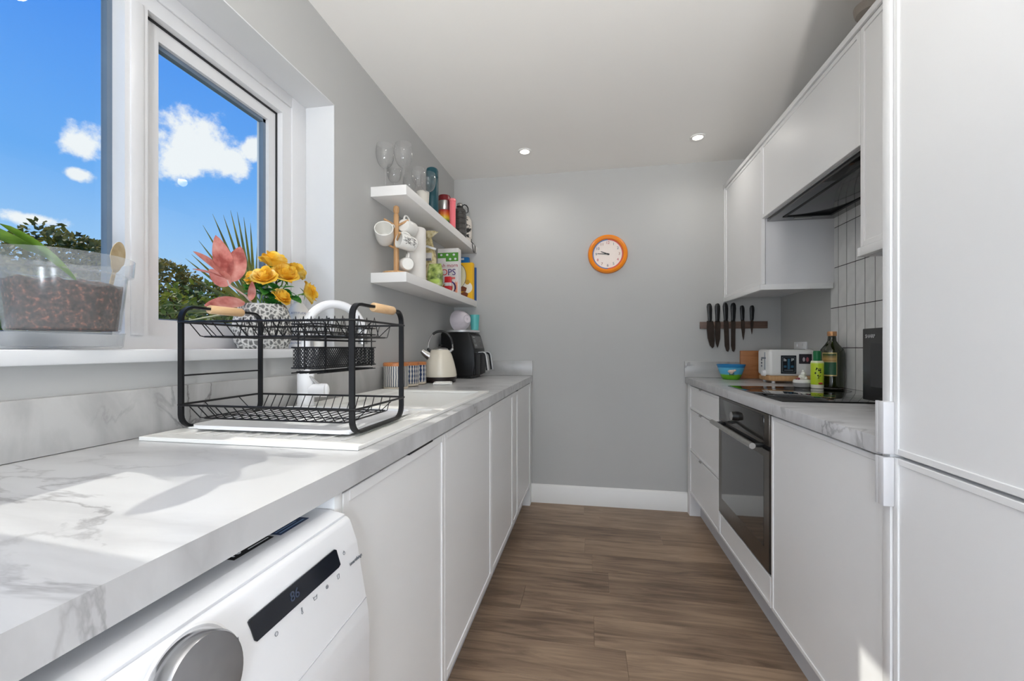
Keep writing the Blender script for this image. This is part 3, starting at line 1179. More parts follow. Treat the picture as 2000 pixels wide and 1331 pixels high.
for y0, y1, z0, z1 in ((oy0, oy0 + 0.05, 0.28, 0.728), (oy1 - 0.05, oy1, 0.28, 0.728), (oy0 + 0.05, oy1 - 0.05, 0.28, 0.36), (oy0 + 0.05, oy1 - 0.05, 0.70, 0.728)):
    b.box(0.648, y0, z0, 0.70, y1, z1)
od = b.build('door', M_OVEN, ov)
MB().box(0.6475, oy0 + 0.049, 0.359, 0.66, oy1 - 0.049, 0.701).build('door_glass', mat('oven_glass', (34, 32, 30), 0.05, var=0.02, coat=0.5), od)
MB().box(0.66, oy0 + 0.006, 0.728, 0.70, oy1 - 0.006, 0.745).build('vent_gap', M_GAP, od)
MB().box(0.652, oy0 + 0.002, 0.2755, 0.70, oy1 - 0.002, 0.28).build('door_seal', M_GAP, od)
b = MB().cyl((0.600, 1.745, 0.742), (0.600, 2.285, 0.742), 0.0115, n=20)
hd = b.build('handle', M_STEEL, od)
for yy in (1.78, 2.25):
    MB().box(0.600, yy - 0.012, 0.732, 0.652, yy + 0.012, 0.748, 0.003).build('handle_bracket', M_BLACKPL, od)

bc = thing('base_cabinet', 'wide white cupboard between the oven and the tall unit', 'cabinet', (0.95, 1.4, 0.15))
MB().box(0.671, 1.100, 0.15, 1.225, 1.708, 0.868).build('carcass', M_CABIN, bc)
door_mesh(XFR, -1, 1.100, 1.708, 0.155, 0.864, 0.014, 0.003).build('door', M_CAB, bc)
b = MB().box(0.717, 0.46, 0.0, 0.732, 2.998, 0.149)
solo('plinth', b, M_PLINTH, 'white kickboard under the oven and drawers', 'kickboard', (0.725, 1.7, 0))

tall = thing('tall_cabinet', 'tall white two-door cabinet at the right edge', 'cabinet', (0.95, 0.78, 0.15))
MB().box(0.646, 1.071, 0.15, 1.225, 1.096, 2.30, 0.001).build('side_panel', M_CAB, tall)
MB().box(0.672, 0.46, 0.15, 1.225, 1.070, 2.17).build('carcass', M_CABIN, tall)
for z0, z1, hz0, hz1 in ((0.878, 2.17, 0.879, 0.993), (0.155, 0.874, 0.765, 0.872)):
    d = door_mesh(XFR, -1, 0.465, 1.069, z0, z1, 0.014, 0.003).build('door', M_CAB, tall)
    b = MB().box(0.628, 1.062, hz0, 0.6495, 1.082, hz1, 0.002)
    b.box(0.628, 1.080, hz0, 0.634, 1.090, hz1, 0.001)
    b.build('edge_pull', mat('satin_white', (214, 214, 216), 0.35), d)

b = MB().box(0.638, 1.097, 0.87, XR, YB, 0.91, 0.0015)
solo('worktop', b, M_MARBLE, 'marble-effect worktop holding the hob', 'worktop', (0.93, 2.1, 0.87))
b = MB().box(0.632, YB - 0.016, 0.911, XR, YB, 1.018, 0.001)
solo('upstand', b, M_MARBLE2, 'marble-effect upstand in the corner behind the painted bowl', 'upstand', (0.93, YB - 0.008, 0.911))
hob = thing('hob', 'black glass induction hob in the worktop', 'hob', (0.955, 2.055, 0.91))
MB().box(0.70, 1.738, 0.9102, 1.208, 2.376, 0.9155, 0.001).build('glass_top', M_BLACKGL, hob)
for hx, hy, r in ((0.83, 1.9, 0.09), (1.07, 1.9, 0.075), (0.83, 2.2, 0.075), (1.07, 2.2, 0.09)):
    MB().lathe([(r, 0), (r + 0.0015, 0.0002), (r + 0.003, 0)], 40, (hx, hy, 0.9156)).build('zone_ring', mat('zone_grey', (34, 34, 35), 0.3), hob)

# wall units --------------------------------------------------------------
XU = 0.885


def wall_cab(label, y0, y1, z0, z1, rail=True, side=0):
    t = thing('wall_cabinet', label, 'cabinet', (1.06, (y0 + y1) / 2, z0), 0, 'white wall cabinets')
    MB().box(XU + 0.021, y0, z0, XR - 0.002, y1, z1).build('carcass', M_CABIN, t)
    door_mesh(XU, -1, y0, y1, z0 + 0.0, z1 - 0.0, 0.018, 0.004).build('door', M_CAB, t)
    return t


UZ0, UZ1 = 1.443, 2.172
c1 = wall_cab('white wall cabinet in the far corner over the knives', 2.446, YB - 0.02, UZ0, UZ1)
MB().box(XU - 0.004, YB - 0.02, 1.415, XU + 0.03, YB, 2.20).build('filler_strip', M_CAB, c1)
b = MB().box(XU - 0.006, 2.440, 1.414, XR - 0.012, 2.458, UZ0 - 0.0005, 0.001)
b.box(XU - 0.006, 2.458, 1.414, XU + 0.014, YB - 0.02, UZ0 - 0.0005, 0.001)
b.build('light_rail', M_CAB, c1)
hc = wall_cab('white wall cabinet hiding the extractor hood', 1.612, 2.446, 1.785, UZ1)
c3 = wall_cab('white wall cabinet between the hood and the tall unit', 1.098, 1.612, UZ0, UZ1)
b = MB().box(XU - 0.006, 1.600, 1.414, XR - 0.012, 1.618, UZ0 - 0.0005, 0.001)
b.box(XU - 0.006, 1.098, 1.414, XU + 0.014, 1.600, UZ0 - 0.0005, 0.001)
b.build('light_rail', M_CAB, c3)
b = MB().box(XU - 0.008, 1.098, UZ1 + 0.0005, XU + 0.016, YB, UZ1 + 0.022, 0.001)
solo('cornice', b, M_CAB, 'thin white top rail running along the wall cabinets', 'rail', (XU, 2.1, UZ1))
hood = thing('extractor_hood', 'black glass extractor hood under the wall cabinet', 'extractor hood', (1.06, 2.03, 1.76))
MB().box(XU + 0.024, 1.625, 1.768, XR - 0.012, 2.436, 1.7845, 0.001).build('glass_plate', mat('hood_glass', (30, 30, 31), 0.07, var=0.02), hood)
b = MB()
for x0, y0, x1, y1 in ((0.955, 1.66, 0.968, 2.37), (1.165, 1.66, 1.178, 2.37), (0.955, 2.358, 1.178, 2.37), (0.955, 1.66, 1.178, 1.672)):
    b.box(x0, y0, 1.7665, x1, y1, 1.7682)
b.build('air_slot', mat('slot_black', (6, 6, 6), 0.6), hood)
MB().box(1.02, 2.392, 1.7668, 1.10, 2.402, 1.7682).build('lamp_strip', mat('lamp_strip_grey', (170, 172, 170), 0.4), hood)

# ================================================================== CEILING FITTINGS


def downlight(x, y, label, watts):
    t = thing('ceiling_downlight', label, 'downlight', (x, y, ZC - 0.002), 0, 'recessed ceiling downlights')
    MB().lathe([(0.028, -0.0015), (0.030, -0.005), (0.041, -0.006), (0.044, -0.003), (0.044, 0.001), (0.028, 0.001)], 36).build('bezel', M_TRIM, t, False)
    MB().lathe([(0, -0.0025), (0.0275, -0.0025), (0.0275, -0.0005), (0, -0.0005)], 28).build('lens', M_LENS, t, False)
    ld = bpy.data.lights.new('downlight_beam', 'SPOT')
    ld.energy = watts
    ld.spot_size = math.radians(165)
    ld.spot_blend = 1.0
    ld.shadow_soft_size = 0.03
    ld.color = (1.0, 0.97, 0.93)
    lo = bpy.data.objects.new('downlight_beam', ld)
    COL.objects.link(lo)
    lo.parent = t
    lo.location = (0, 0, -0.02)
    return t


downlight(-0.408, 2.705, 'lit recessed downlight nearest the drinks shelf', 6.5)
downlight(0.631, 2.705, 'lit recessed downlight nearest the wall cabinets', 4.0)
for y, w, where in ((1.15, LAMP_W * 0.2, 'over the middle of the kitchen'), (-0.4, LAMP_W * 0.1, 'above the camera'), (-1.8, LAMP_W * 0.2, 'near the rear opening')):  # rows out of view, added to brighten the kitchen
    downlight(-0.408, y, 'added unseen fill downlight %s, window side' % where, w * (2.4 if y > 1 else 1))
    downlight(0.631, y, 'added unseen fill downlight %s, oven side' % where, w)
fl = thing('fill_uplighter', 'added fill uplighter behind the camera, aimed at the kitchen ceiling', 'lamp', (0.12, -1.0, -0.004))  # added out of view to bounce light off the ceiling
MB().lathe([(0, 0), (0.13, 0), (0.135, 0.008), (0.12, 0.02), (0, 0.022)], 36).build('base', M_BLACK, fl, False)
MB().cyl((0, 0, 0.022), (0, 0, 1.30), 0.011).build('pole', M_BLACK, fl, False)
TILT = math.radians(-46)        # head tipped towards the kitchen ceiling
Mt = Matrix.Translation((0, 0, 1.32)) @ Matrix.Rotation(TILT, 4, 'X')
MB().lathe([(0.0, -0.01), (0.03, 0.0), (0.07, 0.03), (0.10, 0.10), (0.103, 0.10), (0.073, 0.026), (0.032, -0.006), (0.0, -0.016)], 36, (0, 0, 0), Mt).build('bowl_shade', M_TRIM, fl, False)
ud = bpy.data.lights.new('fill_beam', 'SPOT')
ud.energy = UPLIGHT_FILL
ud.spot_size = math.radians(100)
ud.spot_blend = 1.0
ud.shadow_soft_size = 0.06
ud.color = (1.0, 0.985, 0.96)
uo = bpy.data.objects.new('fill_beam', ud)
COL.objects.link(uo)
uo.parent = fl
uo.matrix_local = Mt @ Matrix.Translation((0, 0, 0.05)) @ Matrix.Rotation(PI, 4, 'X')
for gx, lab in ((-0.35, 'window side'), (0.58, 'oven side')):  # pair of globes added out of view as frontal fill light
    t = thing('fill_pendant', 'added glowing fill globe hung unseen behind the camera, %s' % lab, 'lamp', (gx, -1.5, ZC), 0, 'added fill pendants')
    MB().lathe([(0, -0.03), (0.05, -0.03), (0.055, -0.001), (0, -0.001)], 28).build('ceiling_rose', M_TRIM, t, False)
    MB().tube([(0, 0, -0.03), (0, 0, -1.18)], 0.004, 8).build('flex', M_BLACKPL, t, False)
    MB().ball((0, 0, -1.35), 0.17, 3).build('globe', mat('fill_globe_glow', (255, 252, 248), 0.4, emit=((234, 243, 255), GLOBE_FILL)), t, False)
b = MB().lathe([(0, -0.036), (0.035, -0.036), (0.048, -0.030), (0.052, -0.018), (0.054, -0.001), (0, -0.001)], 36, (1.015, 1.78, ZC))
solo('smoke_alarm', b, mat('alarm_shell', (176, 166, 156), 0.5), 'small round smoke alarm on the ceiling above the wall cabinets', 'smoke alarm', (1.015, 1.78, ZC))

# ================================================================== SHELVES
SHX = -0.823
for z, lab in ((1.81, 'upper white floating shelf with glasses and bottles'), (1.412, 'lower white floating shelf with mugs and cereal')):
    b = MB().box(XL + 0.001, 1.838, z, SHX, YB - 0.001, z + 0.046, 0.0015)
    solo('floating_shelf', b, mat('shelf_white', (232, 230, 227), 0.4, var=0.01), lab, 'shelf', (-0.91, 2.46, z), 'white floating shelves')
ZU, ZL = 1.8562, 1.4582


def wine_glass_mesh(h, r):
    k = h / 0.21
    o = [(0, 0.0), (0.034 * k, 0.0005), (0.034 * k, 0.002), (0.008, 0.006), (0.0042, 0.02), (0.0038, 0.09 * k), (0.008, 0.102 * k)]
    o += [(r * math.sin(a) ** 0.8, 0.102 * k + (h - 0.102 * k) * (1 - math.cos(a)) / 1.55) for a in [0.35 + i * (2.1 - 0.35) / 9 for i in range(10)]]
    top = o[-1]
    inn = [(max(0, rr - 0.0016), z) for rr, z in o[7:]][::-1]
    inn.append((0.0, 0.108 * k))
    return MB().lathe(o + [(top[0] - 0.0008, top[1] + 0.0006)] + inn, 36).mesh('wine_glass', M_WINE)


WG = [(752, -0.955, 0.22, 0.043, 'large wine glass nearest the window end of the upper shelf'), (788, -0.868, 0.222, 0.043, 'large wine glass on the front edge of the upper shelf'),
      (770, -0.965, 0.17, 0.036, 'small wine glass behind the two large ones'), (800, -0.948, 0.175, 0.036, 'small wine glass behind the front large one'),
      (817, -0.862, 0.172, 0.034, 'small wine glass beside the white tumbler'), (836, -0.86, 0.20, 0.042, 'round wine glass in front of the teal flask')]
for px, x, h, r, lab in WG:
    o = link('wine_glass', wine_glass_mesh(h, r), None, (x, YatX(px, x), ZU))
    tag(o, lab, 'wine glass', 'wine glasses on the upper shelf')
x = -0.90
b = MB().lathe([(0, 0), (0.030, 0), (0.036, 0.13), (0.034, 0.13), (0.028, 0.004), (0, 0.004)], 32)
o = link('tumbler', b.mesh('tumbler', mat('ivory_cup', (226, 220, 208), 0.4)), None, (-0.925, YatX(826, -0.925), ZU))
tag(o, 'ivory tumbler behind the round wine glass', 'tumbler')
t = thing('flask', 'tall teal drinks flask on the upper shelf', 'flask', (-0.893, YatX(844, -0.893), ZU))
M_TEAL = mat('teal_matt', (8, 68, 78), 0.45)
MB().lathe([(0, 0), (0.034, 0), (0.036, 0.003), (0.036, 0.225), (0.034, 0.229), (0, 0.229)], 32).build('body', M_TEAL, t, False)
MB().lathe([(0.0345, 0.2295), (0.0355, 0.232), (0.0355, 0.268), (0.031, 0.282), (0.02, 0.289), (0, 0.29)], 32).build('cap', M_TEAL, t, False)
x = -0.905
t = thing('travel_mug', 'rainbow travel mug with a dark red lid', 'travel mug', (x, YatX(868, x), ZU))
MB().lathe([(0, 0), (0.033, 0), (0.036, 0.01), (0.039, 0.12), (0, 0.12)], 32).build('sleeve', ramp_mat('rainbow', [(0.0, (70, 40, 110)), (0.25, (40, 60, 140)), (0.4, (50, 130, 70)), (0.58, (226, 200, 60)), (0.75, (222, 120, 50)), (0.95, (176, 50, 46))], 'Z', 0, 0.125, 0.3, 0, 0.05), t, False)
MB().lathe([(0.0385, 0.1205), (0.0395, 0.122), (0.0405, 0.178), (0, 0.178)], 32).build('steel_band', M_STEEL, t, False)
MB().lathe([(0, 0.1785), (0.0415, 0.1785), (0.042, 0.2), (0.036, 0.214), (0.02, 0.219), (0, 0.22)], 32).build('lid', mat('dark_red', (112, 18, 26), 0.35), t, False)
x = -0.845
t = thing('tumbler', 'slim coral pink tumbler at the edge of the upper shelf', 'tumbler', (x, YatX(884, x), ZU))
MB().lathe([(0, 0), (0.0185, 0), (0.0195, 0.17), (0, 0.17)], 28).build('cup', mat('coral_pink', (244, 120, 128), 0.35), t, False)
MB().lathe([(0, 0.1705), (0.0215, 0.1705), (0.0215, 0.182), (0.019, 0.186), (0, 0.187)], 28).build('lid', mat('coral_lid', (250, 136, 140), 0.25), t, False)
x = -0.893
t = thing('water_jug', 'smoky grey ribbed water bottle with a carry loop', 'water bottle', (x, YatX(898, x), ZU))
jp = [(0, 0), (0.040, 0), (0.046, 0.006)]
for k in range(5):
    z = 0.012 + k * 0.036
    jp += [(0.047, z), (0.047, z + 0.024), (0.0435, z + 0.028), (0.0435, z + 0.032)]
jp += [(0.047, 0.195), (0.043, 0.212), (0.03, 0.226), (0.02, 0.23), (0, 0.23)]
MB().lathe(jp, 36).build('body', mat('smoke_plastic', (66, 64, 62), 0.16, var=0.1, coat=0.4), t, False)
cp = MB().lathe([(0, 0.2305), (0.023, 0.2305), (0.023, 0.241), (0, 0.241)], 28).build('collar', M_BLACKPL, t, False)
MB().lathe([(0, 0.2415), (0.02, 0.2415), (0.02, 0.256), (0.016, 0.262), (0, 0.262)], 28).build('cap', M_STEEL, t, False)
MB().tube([(0.02, 0, 0.246), (0.034, 0.0, 0.252), (0.05, 0.0, 0.244), (0.06, 0, 0.226), (0.060, 0, 0.20), (0.049, 0, 0.192)], 0.004, 8).build('carry_loop', M_BLACKPL, t, False)
x = -0.89
t = thing('shaker_bottle', 'black and white patched bottle in the shelf corner', 'bottle', (x, YB - 0.075, ZU))
MB().lathe([(0, 0), (0.044, 0), (0.047, 0.01), (0.048, 0.15), (0.044, 0.18), (0.03, 0.205), (0.022, 0.21), (0, 0.21)], 32).build('body', blotch_mat('cow_patch', [(20, 20, 20), (20, 20, 20), (214, 206, 196), (214, 206, 196)], 14, 0.5, (0.3, 0.47, 0.50, 0.8)), t, False)
MB().tube([(0.03, -0.03, 0.012), (0.066, -0.052, 0.006), (0.0705, -0.06, -0.02), (0.072, -0.035, -0.062), (0.072, 0.002, -0.055), (0.0705, 0.012, -0.01), (0.06, 0.0, 0.008), (0.045, 0.0, 0.016)], 0.003, 8).build('strap', M_BLACKPL, t, False)

# lower shelf
x = -0.912
mt = thing('mug_tree', 'wooden mug tree on the lower shelf', 'mug tree', (x, YatX(774, x), ZL))
MB().lathe([(0, 0), (0.064, 0), (0.066, 0.004), (0.062, 0.012), (0, 0.012)], 36).build('base', M_OAK, mt, False)
MB().lathe([(0, 0.012), (0.0125, 0.0122), (0.0125, 0.29), (0.008, 0.294), (0.0125, 0.30), (0.0145, 0.312), (0.0125, 0.328), (0.006, 0.333), (0, 0.333)], 24).build('post', M_OAK, mt, False)
PEG = []
for zz, ang in ((0.235, 200), (0.235, 20), (0.16, -48), (0.125, 190), (0.235, 100)):
    a = math.radians(ang)
    d = Vector((math.cos(a), math.sin(a), 0.55)).normalized()
    p0 = Vector((0, 0, zz)) + d * 0.009
    MB().cyl(p0, p0 + d * 0.056, 0.0052, 0.0056, 12).build('peg', M_OAK, mt, False)
    PEG.append((p0, d))


def mug(name, label, loc, rot, r=0.040, h=0.088, deco=None, handle_a=PI):
    t = thing(name, label, 'mug', loc, 0, 'mugs hanging on the mug tree')
    t.rotation_euler = rot
    MB().lathe([(0, 0), (r * 0.78, 0), (r * 0.9, 0.006), (r, h * 0.4), (r, h), (r - 0.002, h + 0.001), (r - 0.004, h), (r - 0.005, h * 0.4), (r * 0.8, 0.008), (0, 0.007)], 32).build('cup', M_WHITECER, t, False)
    pts = arc((r - 0.003, 0, h * 0.52), 0.024, -PI / 2, PI / 2, 10, (0.95, 0, 0), (0, 0, 1.1))
    MB().tube(pts, 0.0048, 8).build('handle', M_WHITECER, t, False)
    if deco:
        b = MB()
        rr = random.Random(4)
        for k in range(26):
            a0 = deco + rr.uniform(-0.42, 0.42)
            z0 = h * rr.uniform(0.2, 0.85)
            seg = [(a0 + q * rr.uniform(-0.06, 0.09), z0 + q * rr.uniform(-0.004, 0.005)) for q in range(5)]
            b.tube([(math.cos(a) * (r + 0.0003), math.sin(a) * (r + 0.0003), z) for a, z in seg], 0.0007, 5)
        b.build('print', mat('mug_ink', (86, 84, 78), 0.6), t, False)
    return t


P0 = Vector(mt.location)


def hang(px, py, x, dirv, hand):
    """centre at a pixel on the plane X = x; dirv = direction of the open end, hand = direction of the handle"""
    c = atX(px, py, x)
    z = Vector(dirv).normalized()
    xh = Vector(hand)
    xh = (xh - z * xh.dot(z)).normalized()
    yv = z.cross(xh)
    M = Matrix((xh, yv, z)).transposed()
    return c - z * 0.045, M.to_euler()


l_, r_ = hang(751, 458, -0.95, (0.30, -0.75, 0.38), (0.6, 0.2, 0.75))
mug('mug', 'cream mug facing the room at the left of the mug tree', l_, r_, 0.043, 0.088)
l_, r_ = hang(794, 474, -0.858, (-0.55, -0.75, 0.12), (-0.25, 0.2, 0.8))
mug('mug', 'white mug with a grey drawn print on the mug tree', l_, r_, 0.037, 0.086, deco=-2.0)
l_, r_ = hang(797, 445, -0.878, (0.1, 0.95, 0.0), (-0.1, 0, 0.9))
mug('mug', 'white mug behind the printed one, handle on its peg', l_, r_, 0.036, 0.08)
l_, r_ = hang(793, 517, -0.88, (-0.55, 0.75, 0.1), (0, 0.2, 0.9))
mug('mug', 'small white mug low on the mug tree with its base to the room', l_, r_, 0.034, 0.078)

x = -0.893
b = MB().lathe([(0, 0), (0.049, 0), (0.05, 0.002), (0.05, 0.268), (0.046, 0.275), (0.02, 0.276), (0.018, 0.27), (0, 0.27)], 40)
o = link('kitchen_roll', b.mesh('kitchen_roll', mat('paper_white', (234, 230, 224), 0.85, var=0.01)), None, (x, YatX(813, x), ZL))
tag(o, 'white kitchen roll beside the mug tree', 'kitchen roll')


def packet(name, label, cat, px, x, w, d, h, material, extra=None, lean=0.0, pinch=0.5):
    """soft bag: pillow body narrowing to a crimped top; wide face towards the camera"""
    y = YatX(px, x)
    t = thing(name, label, cat, (x, y, ZL))

    def prof(f):
        if f < 0.12:
            return 0.8 + f * 1.6
        return 1.0 if f < 0.6 else 1.0 - (f - 0.6) / 0.4 * (1 - pinch)
    b = MB()

    def fn(u_, v_):
        a = 2 * PI * u_
        c_, s_ = math.cos(a), math.sin(a)
        k = prof(v_)
        kd = 1.0 if v_ < 0.6 else max(0.08, 1 - (v_ - 0.6) / 0.4)
        wob = 1 + 0.05 * noise.noise(Vector((c_ * 2, s_ * 2, v_ * 6 + px)))
        return (math.copysign(abs(c_) ** 0.5, c_) * w / 2 * k * wob, math.copysign(abs(s_) ** 0.5, s_) * d / 2 * kd * wob, v_ * h)
    b.grid(fn, 28, 14)
    b.box(-w * 0.36, -d * 0.36, 0, w * 0.36, d * 0.36, 0.002)
    b.build('bag', material, t, False)
    return t


M_PASTA = blotch_mat('pasta_bag', [(150, 132, 92), (206, 190, 140), (228, 218, 186)], 40, 0.3, (0.35, 0.5, 0.66))
t = packet('pasta_bag', 'clear pasta bag twisted shut with a white clip', 'food bag', 838, -0.925, 0.085, 0.06, 0.30, M_PASTA, pinch=0.35)
MB().box(-0.040, -0.040, 0.155, 0.030, -0.0315, 0.20, 0.001).build('label', mat('bag_label', (206, 202, 200), 0.6), t, False)
MB().box(-0.038, -0.0412, 0.155, 0.028, -0.0398, 0.168, 0.0003, 1).build('label_band', mat('label_grey', (120, 118, 130), 0.6), t, False)
b = MB().box(-0.028, -0.014, 0.243, 0.035, -0.004, 0.256, 0.002)
b.xf(Matrix.Rotation(0.35, 4, 'Y'))
b.xf(Matrix.Translation((-0.07, -0.008, 0.0)))
b.build('clip', M_WHITEPL, t, False)
b = MB()
b.grid(lambda u_, v_: (math.cos(2 * PI * u_) * (0.012 + 0.035 * v_) * (1 + 0.25 * math.sin(7 * 2 * PI * u_)), math.sin(2 * PI * u_) * (0.01 + 0.02 * v_), 0.295 + 0.035 * v_), 42, 3)
b.build('bag_frill', M_PASTA, t, False)
t = packet('snack_packet', 'small green snack packet at the shelf front', 'food bag', 850, -0.855, 0.085, 0.05, 0.125, blotch_mat('green_packet', [(84, 104, 50), (158, 176, 92), (206, 214, 146)], 30, 0.35, (0.36, 0.5, 0.66)), pinch=0.85)
MB().box(-0.02, -0.0275, 0.012, 0.034, -0.0255, 0.034, 0.0005, 1).build('print', mat('lime_print', (176, 200, 96), 0.5), t, False)


def carton(name, label, x0, x1, y0, y1, h, material):
    t = thing(name, label, 'carton', ((x0 + x1) / 2, (y0 + y1) / 2, ZL))
    MB().box(x0, y0, ZL, x1, y1, ZL + h, 0.001, 1).build('box', material, t)
    return t


def flat_shape(pts, y, material, name, parent, thick=0.0006):
    return MB().prism([(p[0], p[1]) for p in pts], 'y', y - thick, y).build(name, material, parent)


def disc(cx, cz, rx, rz, n=24, a0=0, a1=2 * PI):
    return [(cx + rx * math.cos(a0 + (a1 - a0) * i / n), cz + rz * math.sin(a0 + (a1 - a0) * i / n)) for i in range(n)]


# cereal carton (its wide face looks down the room)
cx0, cx1, cy0 = -0.975, -0.836, 2.665
ct = carton('cereal_box', 'white cereal box with a green top band', cx0, cx1, cy0, 2.725, 0.298, mat('carton_white', (228, 224, 220), 0.55))
zt = ZL + 0.298
yy = cy0
flat_shape([(cx0, zt - 0.062), (cx0 + 0.055, zt - 0.062), (cx0 + 0.055, zt - 0.085), (cx1, zt - 0.085), (cx1, zt - 0.028), (cx0, zt - 0.028)], yy, mat('leaf_green_print', (84, 150, 52), 0.55), 'green_band', ct)
for k, (ax, az) in enumerate(((-0.045, -0.042), (-0.005, -0.042), (0.04, -0.042), (0.015, -0.07), (0.05, -0.07))):
    flat_shape(disc((cx0 + cx1) / 2 + ax, zt + az, 0.008, 0.007), yy - 0.0006, M_WHITEINK, 'badge', ct)
text('lush morn', 0.034, mat('crimson_print', (170, 40, 62), 0.5), ct, ((cx0 + cx1) / 2 - 0.002, yy - 0.0008, zt - 0.112), (1, 0, 0), (0, 0, 1))
o = text('O', 0.058, mat('scarlet_print', (206, 56, 52), 0.5), ct, (cx0 + 0.045, yy - 0.0008, zt - 0.157), (1, 0, 0), (0, 0, 1))
text('PS', 0.058, mat('purple_print', (66, 40, 120), 0.5), ct, (cx0 + 0.095, yy - 0.0008, zt - 0.157), (1, 0, 0), (0, 0, 1))
flat_shape([(cx0 + 0.05, zt - 0.2), (cx0 + 0.118, zt - 0.2), (cx0 + 0.118, zt - 0.188), (cx0 + 0.05, zt - 0.188)], yy, mat('salmon_print', (222, 120, 106), 0.5), 'red_strip', ct)
flat_shape(disc(cx0 + 0.075, ZL + 0.045, 0.05, 0.043), yy, mat('violet_print', (86, 66, 140), 0.5), 'bowl_print', ct)
flat_shape(disc(cx0 + 0.07, ZL + 0.043, 0.044, 0.04), yy - 0.0006, mat('milk_print', (236, 228, 214), 0.5), 'bowl_print', ct)
flat_shape(disc(cx0 + 0.066, ZL + 0.042, 0.036, 0.034), yy - 0.0012, blotch_mat('cereal_print', [(120, 72, 40), (190, 120, 66), (222, 164, 96)], 160, 0.6, (0.35, 0.5, 0.62)), 'cereal_print', ct)
for k in range(4):
    flat_shape([(cx1 - 0.028 + k * 0.006, ZL + 0.01), (cx1 - 0.024 + k * 0.006, ZL + 0.01), (cx1 - 0.024 + k * 0.006, ZL + 0.075 + 0.012 * (k % 2)), (cx1 - 0.028 + k * 0.006, ZL + 0.075)], yy, mat('orange_print', (230, 130, 70), 0.5), 'orange_stroke', ct)
# tin and red jar in front of the cereal
t = thing('food_tin', 'brown lidded tin behind the green packet', 'tin', (-0.945, 2.50, ZL))
MB().lathe([(0, 0), (0.042, 0), (0.042, 0.135), (0.038, 0.14), (0, 0.14)], 32).build('can', blotch_mat('tin_brown', [(120, 104, 92), (150, 136, 122), (176, 164, 150)], 20, 0.4), t, False)
MB().lathe([(0, 0.1405), (0.0435, 0.1405), (0.0435, 0.152), (0.04, 0.156), (0, 0.156)], 32).build('lid', mat('tin_lid', (146, 132, 120), 0.35), t, False)
t = thing('sauce_jar', 'small red sauce packet at the foot of the cereal box', 'packet', (-0.888, 2.615, ZL))
MB().box(-0.02, -0.014, 0, 0.022, 0.014, 0.105, 0.004).build('pack', ramp_mat('red_pack', [(0, (196, 30, 40)), (0.42, (196, 30, 40)), (0.43, (214, 214, 214)), (0.62, (214, 214, 214)), (0.63, (210, 40, 48)), (1, (210, 40, 48))], 'Z', 0, 0.105, 0.4, const=True), t, False)
# yellow carton
yx0, yx1, yy0 = -0.950, -0.826, 2.975
yc = carton('snack_box', 'yellow snack bar box at the far end of the lower shelf', yx0, yx1, yy0, 3.02, 0.265, mat('carton_yellow', (240, 184, 20), 0.5))
z0 = ZL
flat_shape([(p[0], p[1]) for p in disc(yx0 + 0.02, z0 + 0.17, 0.055, 0.085)], yy0, mat('cream_print', (232, 226, 190), 0.5), 'round_panel', yc)
b = MB()
b.tube([(p[0], yy0 - 0.001, p[1]) for p in disc(yx0 + 0.02, z0 + 0.17, 0.055, 0.085, 30, -1.2, 1.4)], 0.0016, 6)
b.build('panel_line', mat('navy_print', (44, 46, 92), 0.5), yc)
flat_shape(disc(yx0 + 0.085, z0 + 0.085, 0.036, 0.04), yy0, mat('white_cream_print', (244, 238, 224), 0.5), 'cream_print', yc)
flat_shape(disc(yx0 + 0.085, z0 + 0.125, 0.018, 0.018), yy0 - 0.0006, mat('gold_print', (206, 160, 50), 0.5), 'gold_badge', yc)
for ax, az in ((0.045, 0.075), (0.055, 0.035)):
    flat_shape([(yx0 + ax - 0.03, z0 + az - 0.016), (yx0 + ax + 0.028, z0 + az - 0.019), (yx0 + ax + 0.036, z0 + az + 0.008), (yx0 + ax + 0.01, z0 + az + 0.021), (yx0 + ax - 0.03, z0 + az + 0.012)], yy0 - 0.001, mat('bar_brown', (122, 62, 34), 0.5), 'bar_print', yc)
bx = carton('snack_box', 'bright blue box standing behind the yellow one', -0.975, -0.872, 3.024, 3.058, 0.315, mat('carton_blue', (20, 116, 190), 0.5))
flat_shape([(-0.96, ZL + 0.296), (-0.905, ZL + 0.296), (-0.905, ZL + 0.309), (-0.96, ZL + 0.309)], 3.024, M_WHITEINK, 'white_flash', bx)
b = MB().box(-0.95, 3.063, ZL, -0.8245, 3.077, ZL + 0.245, 0.001, 1)
solo('folder', b, mat('folder_blue', (42, 88, 150), 0.55), 'thin blue folder against the end wall on the lower shelf', 'folder', (-0.843, 3.06, ZL))

